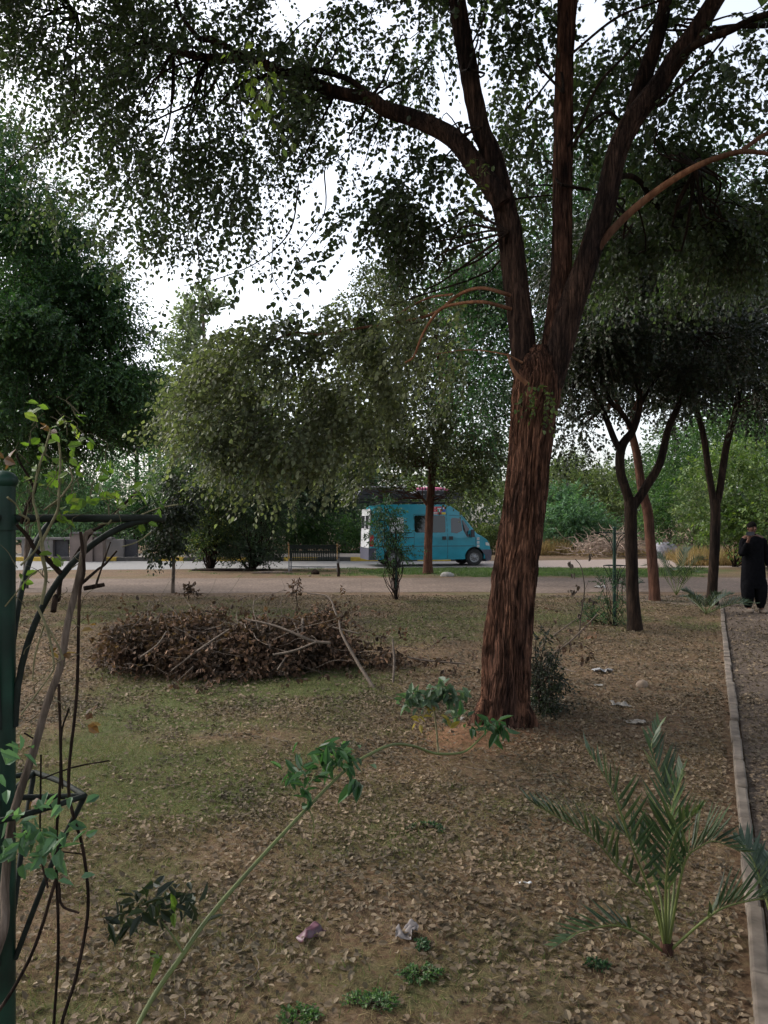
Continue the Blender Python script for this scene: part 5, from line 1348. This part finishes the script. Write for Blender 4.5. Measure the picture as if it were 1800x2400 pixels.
for (px, py, Y, n) in ((815, 1410, 9.6, 5), (850, 1455, 9.4, 5), (690, 1395, 9.9, 3), (760, 1415, 9.7, 5), (870, 1500, 9.2, 7), (920, 1480, 9.3, 4), (960, 1540, 8.9, 8), (1020, 1560, 8.7, 8), (1080, 1565, 8.6, 7), (850, 1570, 8.5, 8), (260, 1580, 8.3, 8), (240, 1500, 9.2, 6), (560, 1430, 9.9, 6), (330, 1440, 10, 5), (700, 1600, 8.0, 5), (450, 1625, 7.7, 8)):
    O = np.array([at(px + random.gauss(0, 28), py + random.gauss(0, 14), Y) for _ in range(n)]); O[:, 2] = np.maximum(O[:, 2], .05)
    sprigs(lf, O, rnd(n) + np.array([0, 0, .4]), .22, 6, .06, tm=T_CURL, aspect=.7, hang=.8, twig=.003, up=.2)
lf.build('dry_leaves', [M_DEAD, M_TWIG], t)['kind'] = 'stuff'
t.location = t.location
# brush stems right of the trunk with a few dead leaves
db = gp(1262, 1570)
t = thing('dead_branch', (db[0], db[1], gh(db[0], db[1])), 'fallen dead branch with a few brown leaves right of the big trunk', 'branch')
mb = MB()
tips = []
for l in ([(1245, 1575, 5, 8.5), (1290, 1540, 5, 8.4), (1340, 1500, 4, 8.3), (1400, 1440, 2.5, 8.2)], [(1280, 1550, 4, 8.5), (1330, 1570, 4, 8.3), (1350, 1575, 2, 8.2)], [(1290, 1540, 3, 8.4), (1330, 1500, 2, 8.3)], [(1262, 1520, 3, 8.5), (1310, 1480, 3, 8.4), (1360, 1445, 2, 8.4)]):
    pts, rad = PX(l, 8.4); pts = [(p_[0], p_[1], max(p_[2], gh(p_[0], p_[1]) + .02)) for p_ in pts]; mb.tube(pts, rad, n=6, seg=5)
mb.build('stick', M_STICK, t)
mb = MB()
O = np.array([at(random.uniform(1280, 1400), random.uniform(1430, 1540), 8.3) for _ in range(16)]); O[:, 2] = np.maximum(O[:, 2], .1)
sprigs(mb, O, rnd(16) + np.array([0, 0, -.3]), .12, 4, .06, tm=T_CURL, aspect=.7, hang=.9, twig=.002); mb.build('dead_leaf', [M_DEAD, M_TWIG], t)['kind'] = 'stuff'
db = gp(1355, 1500)
t = thing('withered_sapling', (db[0], db[1], gh(db[0], db[1])), 'thin withered sapling with curled dark leaves left of the green climber pole', 'sapling')
mb = MB(); pts, rad = PX([(1356, 1502, 4), (1362, 1440, 3), (1370, 1380, 3), (1362, 1330, 2), (1348, 1310, 2)], db[1]); mb.tube(pts, rad, n=6, seg=5)
for a, b_ in (((1370, 1385), (1380, 1360)), ((1364, 1440), (1390, 1400)), ((1362, 1420), (1345, 1400))): mb.tube([at(*a, db[1]), at(*b_, db[1])], .003, n=5)
mb.build('stem', M_TWIG, t)
mb = MB()
for (px, py, n) in ((1336, 1318, 5), (1345, 1345, 3), (1336, 1385, 4), (1355, 1370, 3), (1366, 1405, 3), (1390, 1405, 4), (1360, 1440, 3), (1350, 1385, 3), (1385, 1298, 3)):
    O = np.array([at(px + random.uniform(-6, 6), py + random.uniform(-5, 5), db[1]) for _ in range(n)]); leaves(mb, O, rnd(n) * .4 + np.array([0, 0, -1]), rnd(n), np.full(n, .09), np.full(n, .045), T_CURL)
mb.build('curled_leaf', leaf_mat('leaf_withered', (.03, .02, .015), (.06, .04, .028), trans=.1), t)['kind'] = 'stuff'
wl_ = gp(443, 1405)
bush('withered_weed', 'small withered brown weed behind the brush pile', [(445, 1392, 16, 14, wl_[1], .15, 16)], M_DEAD, base=wl_[:2], leafL=.09, ln=.15, k=4, tm=T_CURL, aspect=.6, stems=3, seed=420, stem_r=.006, cat='weed', hang=.8)
wl_ = gp(690, 1400)
bush('withered_weed', 'thin withered brown shoot standing up behind the middle of the brush pile', [(697, 1377, 12, 15, wl_[1] - 4, .12, 10)], M_DEAD, base=PXY(690, wl_[1] - 4), leafL=.06, ln=.12, k=4, tm=T_CURL, aspect=.6, stems=2, seed=424, stem_r=.006, cat='weed', hang=.8)
# pile of cut sticks and rubble beyond the lane
pc = PXY(1450, 39)
t = thing('stick_pile', (pc[0], pc[1], 0), 'pale brown heap of cut sticks beyond the sandy lane', 'brush pile')
mb = MB(); tangle(mb, at(1450, 1275, 39), (1.6, .8, .5), 200, rad=.018, L=1.5, up=.1); tangle(mb, at(1390, 1285, 39), (1.0, .8, .3), 80, rad=.018, L=1.3); tangle(mb, at(1620, 1290, 37.5), (1.4, .8, .25), 120, rad=.018, L=1.3)
mb.build('stick', flat_mat('stick_pale', (.27, .2, .155), .9, var=.35, scale=3), t)['kind'] = 'stuff'
rock('rubble_heap', 'small bluish-grey rubble heap next to the heap of sticks', PXY(1557, 37.2), (.75, .5, .62), flat_mat('rubble', (.25, .24, .27), .95, var=.45, scale=7, bs=1), cat='rubble', seed=21, sink=.3)
# dry grass banks
mb = MB()
def drybank(px0, px1, Y0, Y1, n, L, z=0):
    x_ = RNG.uniform(px0, px1, n); Yv = RNG.uniform(Y0, Y1, n)
    P = np.stack([(x_ - HX) / F * Yv, Yv, np.full(n, z)], 1)
    D = rnd(n) * .35 + np.array([0, 0, 1]); LL = L * RNG.uniform(.5, 1.2, n)
    leaves(mb, P, D, rnd(n), LL, LL * .06, T_BLADE)
drybank(1590, 1900, 30.5, 33, 3500, .75); drybank(1180, 1330, 40.5, 43, 2500, .9); drybank(1560, 1720, 35, 37, 1500, .5); drybank(1330, 1600, 40, 42, 1500, .5)
tag(mb.build('dry_grass', leaf_mat('dry_tall_grass', (.2, .13, .06), (.3, .21, .11), (.38, .28, .15), trans=.2, rough=.9)), 'tall dry straw-coloured grass at the foot of the far bushes', 'dry grass', kind='stuff')

# ------------------------------------------------------------------ litter, stones, weeds
def wrapper(name, label, px, py, size, mat, cat='litter', rz=0, seed=0, lift=.02, group=None):
    p = gp(px, py); z = gh(p[0], p[1])
    n = 14; u, v = np.meshgrid(np.linspace(-1, 1, n), np.linspace(-1, 1, n))
    P = np.stack([u.ravel() * size[0] / 2, v.ravel() * size[1] / 2, np.zeros(n * n)], 1)
    h = (vnoise(P / size[0] * 5 + seed * 3 + 20) - .3) * lift * 2
    P[:, :2] += (np.stack([vnoise(P / size[0] * 3 + seed), vnoise(P / size[0] * 3 + seed + 40)], 1) - .5) * size[1] * .5
    P[:, 2] = np.maximum(h, .002)
    c, s = math.cos(rz), math.sin(rz)
    P = np.stack([P[:, 0] * c - P[:, 1] * s, P[:, 0] * s + P[:, 1] * c, P[:, 2]], 1)
    i = np.arange(n - 1)[:, None] * n; j = np.arange(n - 1)[None, :]
    mb = MB(); mb.add(P, np.stack([i + j, i + j + 1, i + n + j + 1, i + n + j], -1).reshape(-1, 4))
    o = mb.build(name, mat, loc=(p[0], p[1], z + .012))
    sm = o.modifiers.new('solid', 'SOLIDIFY'); sm.thickness = .001
    return tag(o, label, cat, group)
wrapper('crisp_wrapper', 'crumpled pink-purple wrapper on the soil in the near foreground', 728, 2205, (.13, .05), flat_mat('wrapper_pink', (.065, .022, .035), .5, var=.6, scale=40), rz=R(50), seed=1, lift=.025)
wrapper('paper_scrap', 'folded grey paper scrap right of the pink wrapper', 950, 2205, (.085, .06), flat_mat('paper_grey', (.16, .14, .135), .8, scale=20), seed=2, lift=.04, rz=.3)
wrapper('paper_scrap', 'thin white torn strip on the soil left of the young date palm', 1228, 2076, (.075, .02), M_WHITE, seed=3, lift=.01)
wrapper('plastic_bag', 'flattened pale plastic bag on the leaf litter, farthest of the pale scraps', 1415, 1576, (.19, .16), flat_mat('plastic_pale', (.17, .17, .175), .6), seed=4, lift=.03)
wrapper('plastic_scrap', 'small pale scrap just nearer than the flattened plastic bag', 1402, 1608, (.08, .05), flat_mat('scrap_a', (.2, .19, .17), .8), seed=5, lift=.01)
wrapper('plastic_scrap', 'twin-lobed greyish scrap midway between bag and palm tip', 1452, 1652, (.17, .10), flat_mat('scrap_b', (.18, .165, .145), .8), seed=6, lift=.03)
wrapper('plastic_scrap', 'pale flat scrap on the soil above the top frond of the date palm', 1490, 1690, (.16, .10), flat_mat('scrap_c', (.17, .15, .125), .8), seed=7, lift=.02)
wrapper('plastic_scrap', 'whitish scrap on the dirt left of the green pole with arched arms', 1407, 1378, (.28, .2), flat_mat('scrap_d', (.24, .22, .2), .8), seed=8, lift=.05)
wrapper('plastic_scrap', 'small white scrap at the front edge of the brush pile', 663, 1583, (.10, .07), flat_mat('scrap_e', (.24, .24, .23), .8), seed=9, lift=.05)
for k_, (px, py, rx, ry, lab) in enumerate(((985, 2295, 45, 30, 'green weed patch at the bottom edge nearest the centre, right one'), (870, 2365, 60, 30, 'wider green weed patch cut by the bottom edge'), (700, 2395, 45, 15, 'low green weed tuft at the bottom edge left of the wider patch'), (975, 2228, 22, 14, 'tiny dark weed tuft right of the grey paper scrap'), (1000, 1945, 40, 10, 'faint dark weed tuft in the middle of the foreground soil'), (1400, 2270, 18, 12, 'tiny weed tuft left of the young palm base'))):
    p = gp(px, py)
    bush('weed', lab, [(px, py - 3, rx, ry * .35, p[1], rx / F * p[1] * .7, int(14 + rx * .6))], M_GREEN if k_ > 2 else M_BRIGHT, base=p[:2], leafL=.013, ln=.025, k=6, tm=T_ROUND, aspect=.7, stems=4, seed=430 + k_, stem_r=.001, cat='weed', hang=0, group='ground weeds', fr=10, mz=.012)

# ------------------------------------------------------------------ fallen leaves and grass
def field(n, y0, y1, xl, xr, pw=1.0):
    y = y0 + (y1 - y0) * RNG.uniform(0, 1, n) ** pw
    x = RNG.uniform(-.56, .56, n) * y
    return x, y
mb = MB()
for n, y0, y1, L in ((42000, 2.3, 7.5, .030), (80000, 7, 18, .038)):
    y = np.sqrt(RNG.uniform(y0 ** 2, y1 ** 2, n)); x = RNG.uniform(-.56, .56, n) * y
    P = np.stack([x, y, np.zeros(n)], 1)
    d = fbm(P * 1.3 + 40, 3) * 1.5 - .25 + (vnoise(P * 7) - .5) * .35
    k = d + .25 * np.exp(-((x - 2.5) / 2.5) ** 2) - grassf(x, y) * .25 + RNG.uniform(-.3, .3, n) > .30
    k &= ~(((x - mx_) ** 2 + (y - my_) ** 2 < .28 ** 2) & (RNG.uniform(0, 1, n) < .8))
    k &= ~((np.abs(x - kerb_x(y)) < .08) & (RNG.uniform(0, 1, n) < .8))
    x, y = x[k], y[k]; n = len(x)
    P = np.stack([x, y, ghp(x, y) + .006 + np.where(x > kerb_x(y), .008, 0) + RNG.uniform(0, .012, n)], 1)
    D = rnd(n) * np.array([1, 1, .22]); N = rnd(n) * .33 + np.array([0, 0, 1])
    LL = L * RNG.uniform(.55, 1.3, n)
    kk = RNG.uniform(0, 1, n) < .35
    WW = LL * RNG.uniform(.6, .95, n)
    leaves(mb, P[kk], D[kk], N[kk], LL[kk], WW[kk], T_CURL)
    leaves(mb, P[~kk], D[~kk], N[~kk], LL[~kk], WW[~kk], T_ROUND)
tag(mb.build('fallen_leaves', M_LITTER), 'dry fallen leaves scattered over the park soil', 'fallen leaves', kind='stuff')
def grass(name, label, n, y0, y1, L, mat, thr, inv=False, w=.05):
    y = np.sqrt(RNG.uniform(y0 ** 2, y1 ** 2, n)); x = RNG.uniform(-.58, .58, n) * y
    g = grassf(x, y)
    k = (g + RNG.uniform(-.25, .25, n) > thr) & (x < kerb_x(y) - .1)
    k &= ~((y > 18.3) & (y < 24.2))
    x, y = x[k], y[k]; n = len(x)
    P = np.stack([x, y, ghp(x, y) - .003], 1)
    D = rnd(n) * (np.array([1, 1, .35]) if inv else .6) + np.array([0, 0, .3 if inv else .9]); LL = L * RNG.uniform(.4, 1.3, n)
    mb = MB(); leaves(mb, P, D, rnd(n), LL, LL * w, T_BLADE)
    return mb, n
mb, n = grass('', '', 330000, 2.4, 17.5, .045, M_GRASS, .34, w=.07)
mb2, n2 = grass('', '', 160000, 24, 29.2, .08, M_GRASS, .75, w=.16)
tag(mb.build('grass', M_GRASS), 'thin short green grass growing in patches on the brown soil', 'grass', kind='stuff')
tag(mb2.build('lawn_grass', leaf_mat('lawn_blade', (.035, .07, .018), (.06, .105, .026), (.09, .14, .035), trans=.3)), 'brighter green grass strip along the near side of the road', 'grass', kind='stuff')
mb, n = grass('', '', 380000, 2.4, 17.5, .06, M_DRY, -.3, True, w=.045)
mbn, n = grass('', '', 160000, 2.3, 6.0, .05, M_DRY, -.3, True, w=.03)
mb.v += mbn.v; mb.f += [(f_ + mb.n, a_, b_) for f_, a_, b_ in mbn.f]; mb.n += mbn.n
tag(mb.build('dry_blades', M_DRY), 'dry yellowish grass stalks among the fallen leaves', 'dry grass', kind='stuff')

mb = MB()
for q in range(420):
    y_ = math.sqrt(random.uniform(2.5 ** 2, 14 ** 2)); x_ = random.uniform(-.54, .54) * y_
    if abs(x_ - kerb_x(y_)) < .2: continue
    a_ = random.uniform(0, 6.28); l_ = random.uniform(.05, .28)
    pts = [(x_ + math.cos(a_ + .3 * k) * l_ * k / 3, y_ + math.sin(a_ + .2 * k) * l_ * k / 3) for k in range(4)]
    mb.tube([(p_[0], p_[1], gh(*p_) + .012 + (.01 if x_ > kerb_x(y_) else 0)) for p_ in pts], [random.uniform(.0015, .004), .001], n=5, seg=2, cap=False)
tag(mb.build('fallen_twigs', M_STICK), 'small broken twigs strewn over the soil', 'twigs', kind='stuff')

# ------------------------------------------------------------------ overhead wire
mb = MB(); a = at(500, 688, 26); b_ = at(900, 722, 24); c_ = at(-400, 600, 30); d_ = at(2200, 700, 20)
mb.tube([c_, a, b_, d_], .004, n=5, seg=12)
tag(mb.build('overhead_wire', M_BLACK), 'thin wire crossing the white sky in the gap between the trees', 'wire')

# ------------------------------------------------------------------ person
M_SKIN = flat_mat('skin', (.085, .042, .028), .7, var=.08, spec=.2)
M_CLOTH = flat_mat('black_cloth', (.006, .006, .007), 1, var=.3, scale=20, spec=.0)
M_HAIR = flat_mat('black_hair', (.004, .0035, .003), .9, spec=.05)
M_SHOE = flat_mat('beige_shoe', (.13, .105, .085), .8, spec=.2)
pp = PXY(1765, 14.5)
person = thing('person', (pp[0], pp[1], gh(pp[0], pp[1]) + .006), 'person in loose black tunic and trousers on the path, one raised hand holding a phone', 'person', rz=R(4))
# viewer's left = person's raised arm (-X); person faces -Y
SH = 1.43
J = {  # joints: pos, radius
    'pelvis': ((0, 0, .93), .125), 'waist': ((0, .01, 1.08), .115), 'chest': ((0, .01, 1.27), .135), 'neckb': ((0, .01, 1.43), .07), 'neck': ((-.015, 0, 1.49), .052),
    'hl': ((-.09, 0, .90), .09), 'kl': ((-.095, -.03, .50), .058), 'al': ((-.09, .02, .10), .036), 'fl': ((-.095, -.12, .045), .036),
    'hr': ((.09, 0, .90), .09), 'kr': ((.105, -.05, .50), .058), 'ar': ((.11, -.07, .10), .036), 'fr': ((.12, -.21, .045), .036),
    'sl': ((-.18, .01, 1.41), .058), 'el': ((-.25, -.07, 1.15), .042), 'wl': ((-.205, -.20, 1.37), .028),
    'sr': ((.19, .01, 1.41), .058), 'er': ((.25, .02, 1.13), .042), 'wr': ((.265, -.06, .88), .028)}
E = [('pelvis', 'waist'), ('waist', 'chest'), ('chest', 'neckb'), ('neckb', 'neck'), ('pelvis', 'hl'), ('hl', 'kl'), ('kl', 'al'), ('al', 'fl'), ('pelvis', 'hr'), ('hr', 'kr'), ('kr', 'ar'), ('ar', 'fr'),
     ('neckb', 'sl'), ('sl', 'el'), ('el', 'wl'), ('neckb', 'sr'), ('sr', 'er'), ('er', 'wr')]
V, Rr, idx = [], [], {}
def jv(name, p, r): idx[name] = len(V); V.append(p); Rr.append(r); return idx[name]
for k_, (p_, r_) in J.items(): jv(k_, p_, r_)
EE = [(idx[a], idx[b_]) for a, b_ in E]
# head as part of the skin
h1 = jv('h1', (-.025, -.015, 1.545), .062); h2 = jv('h2', (-.03, -.02, 1.61), .078); h3 = jv('h3', (-.032, -.005, 1.67), .062)
EE += [(idx['neck'], h1), (h1, h2), (h2, h3)]
# hands
def hand(w, palm, pn, fdirs, thumb, curl):
    pv = jv('p' + w, palm, .026); EE.append((idx[w], pv))
    for i_, (off, d, L) in enumerate(fdirs):
        a = np.array(palm) + np.array(off); d = np.array(d) / np.linalg.norm(d)
        v1 = jv('f1%s%d' % (w, i_), tuple(a), .0095); c = np.array(curl)
        v2 = jv('f2%s%d' % (w, i_), tuple(a + d * L * .45), .0088)
        d2 = d * .8 + c * .6; d2 /= np.linalg.norm(d2)
        v3 = jv('f3%s%d' % (w, i_), tuple(a + d * L * .45 + d2 * L * .55), .0075)
        EE.extend([(pv, v1), (v1, v2), (v2, v3)])
    a = np.array(palm) + np.array(thumb[0]); d = np.array(thumb[1]) / np.linalg.norm(thumb[1])
    v1 = jv('t1' + w, tuple(a), .011); v2 = jv('t2' + w, tuple(a + d * .05), .009); EE.extend([(pv, v1), (v1, v2)])
hand('wl', (-.195, -.215, 1.445), None, [((-.030, 0, .035), (-.1, -.2, 1), .062), ((-.010, 0, .042), (0, -.2, 1), .072), ((.010, 0, .042), (.05, -.2, 1), .068), ((.030, 0, .034), (.15, -.2, 1), .055)], ((.036, -.012, -.005), (.5, -.5, .7)), (0, -1, -.1))
hand('wr', (.270, -.085, .81), None, [((.0, -.030, -.035), (0, -.2, -1), .062), ((0, -.010, -.042), (0, -.1, -1), .072), ((0, .010, -.042), (0, 0, -1), .068), ((0, .030, -.034), (0, .1, -1), .055)], ((-.012, -.034, .0), (-.3, -.5, -.8)), (-.7, 0, 0))
me = bpy.data.meshes.new('body'); me.from_pydata(V, EE, []); me.update()
bo = bpy.data.objects.new('body', me); scene.collection.objects.link(bo); bo.parent = person
sk = bo.modifiers.new('skin', 'SKIN'); sk.use_smooth_shade = True
for v_, r_ in zip(me.skin_vertices[0].data, Rr): v_.radius = (r_, r_)
for v_ in me.skin_vertices[0].data: v_.use_root = False
me.skin_vertices[0].data[0].use_root = True
sb_ = bo.modifiers.new('sub', 'SUBSURF'); sb_.levels = 2; sb_.render_levels = 2
me.materials.append(M_SKIN)
# face features
hc = np.array([-.03, -.02, 1.60])
mb = MB(); mb.ball(hc + [0, 0, .005], (.076, .092, .108), 0, 24, 18)
V0 = mb.v[0]; k = V0[:, 2] < hc[2] - .02; V0[k, 0] = hc[0] + (V0[k, 0] - hc[0]) * (1 - (hc[2] - .02 - V0[k, 2]) * 3.2)
mb.tube([hc + [0, -.088, .02], hc + [0, -.108, -.018], hc + [0, -.092, -.028]], [.009, .016, .012], n=10, seg=4)
for s_ in (-1, 1): mb.ball(hc + [s_ * .078, .005, -.0], (.010, .018, .030), 0, 10, 8)
mb.tube([hc + [-.026, -.084, -.052], hc + [0, -.092, -.050], hc + [.026, -.084, -.052]], [.004, .008, .004], n=8, seg=4, mat=1)
for s_ in (-1, 1):
    mb.ball(hc + [s_ * .030, -.080, .012], (.012, .009, .007), 2, 10, 8); mb.tube([hc + [s_ * .014, -.090, .028], hc + [s_ * .046, -.080, .030]], .004, n=6, mat=2)
mb.build('face', [M_SKIN, flat_mat('lips', (.10, .035, .03), .6), M_HAIR], person, local=True)
mb = MB(); mb.ball(hc + [0, .010, .034], (.086, .098, .095), 0, 24, 16)
V0 = mb.v[0]; k = (V0[:, 2] < hc[2] - .01); V0[k, 1] += .03; V0[k, 2] = hc[2] - .01 + (V0[k, 2] - hc[2] + .01) * .5
V0 += (vnoise(V0 * 60)[:, None] - .5) * .012
mb.build('hair', M_HAIR, person, local=True)
# clothes
def loft(mb, rings, n=36, mat=0, wob=.0, folds=0):
    Vv = []
    for (cx, cy_, cz, rx, ry) in rings:
        th = np.linspace(0, 2 * math.pi, n, endpoint=False)
        k = 1 + folds * np.sin(th * 5 + cz * 4) * .5 + folds * np.sin(th * 9 + cz * 7) * .3
        Vv.append(np.stack([cx + np.cos(th) * rx * k, cy_ + np.sin(th) * ry * k, np.full(n, cz)], 1))
    Vv = np.concatenate(Vv); m = len(rings)
    i = np.arange(m - 1)[:, None] * n; j = np.arange(n)[None, :]; j2 = (j + 1) % n
    mb.add(Vv, np.stack([i + j, i + j2, i + n + j2, i + n + j], -1).reshape(-1, 4), mat)
mb = MB()
loft(mb, [(-.012, .0, 1.50, .060, .058), (-.008, .01, 1.465, .072, .07), (0, .01, 1.45, .115, .085), (0, .01, 1.42, .170, .105), (0, .01, 1.37, .205, .125), (0, .01, 1.30, .205, .135), (0, .01, 1.2, .200, .145), (0, .01, 1.05, .200, .145), (0, 0, .92, .215, .15), (.0, 0, .75, .228, .155), (.0, 0, .60, .232, .155), (.0, -.01, .50, .228, .15), (0, -.01, .47, .222, .146)], folds=.035)
mb.tube([(-.12, .01, 1.40), (-.195, 0, 1.355), (-.258, -.06, 1.16), (-.262, -.085, 1.13), (-.245, -.12, 1.20), (-.215, -.185, 1.335)], [.05, .062, .058, .058, .054, .044], n=18, seg=5, disp=bark_disp(.004, seed=3))
mb.tube([(.12, .01, 1.40), (.205, .01, 1.355), (.252, .02, 1.13), (.262, -.03, 1.0), (.266, -.055, .90)], [.05, .062, .058, .054, .044], n=18, seg=5, disp=bark_disp(.004, seed=5))
mb.build('tunic', M_CLOTH, person, local=True)
mb = MB()
loft(mb, [(-.05, 0, .80, .10, .12), (-.10, -.005, .62, .125, .13), (-.11, -.015, .50, .125, .13), (-.108, -.02, .35, .115, .12), (-.098, 0, .2, .088, .10), (-.09, .015, .13, .062, .07), (-.09, .015, .105, .055, .06)], n=28, folds=.05)
loft(mb, [(.05, 0, .80, .10, .12), (.11, -.02, .62, .125, .13), (.125, -.04, .50, .125, .13), (.122, -.055, .35, .115, .12), (.115, -.06, .2, .088, .10), (.11, -.068, .13, .062, .07), (.11, -.068, .105, .055, .06)], n=28, folds=.05)
mb.build('trousers', M_CLOTH, person, local=True)
for x_, y_ in ((-.095, -.045), (.117, -.135)):
    mb = MB(); mb.ball((x_, y_, .045), (.048, .135, .05), 0, 18, 12); mb.v[0][:, 2] = np.maximum(mb.v[0][:, 2], .002)
    mb.ball((x_, y_ + .06, .07), (.045, .06, .05), 0, 14, 10)
    mb.build('shoe', M_SHOE, person, local=True)
ph = thing('mobile_phone', person.location + Matrix.Rotation(R(4), 3, 'Z') @ Vector((-.19, -.245, 1.50)), 'dark mobile phone held sideways in front of the face by the person in black', 'phone', rz=R(4))
mb = MB(); mb.box((0, 0, 0), (.15, .009, .075)); o = mb.build('case', M_BLACK, ph, local=True); bv = o.modifiers.new('bevel', 'BEVEL'); bv.width = .003
mb = MB(); mb.box((0, .0055, 0), (.138, .002, .066)); mb.build('screen', M_GLASS, ph, local=True)
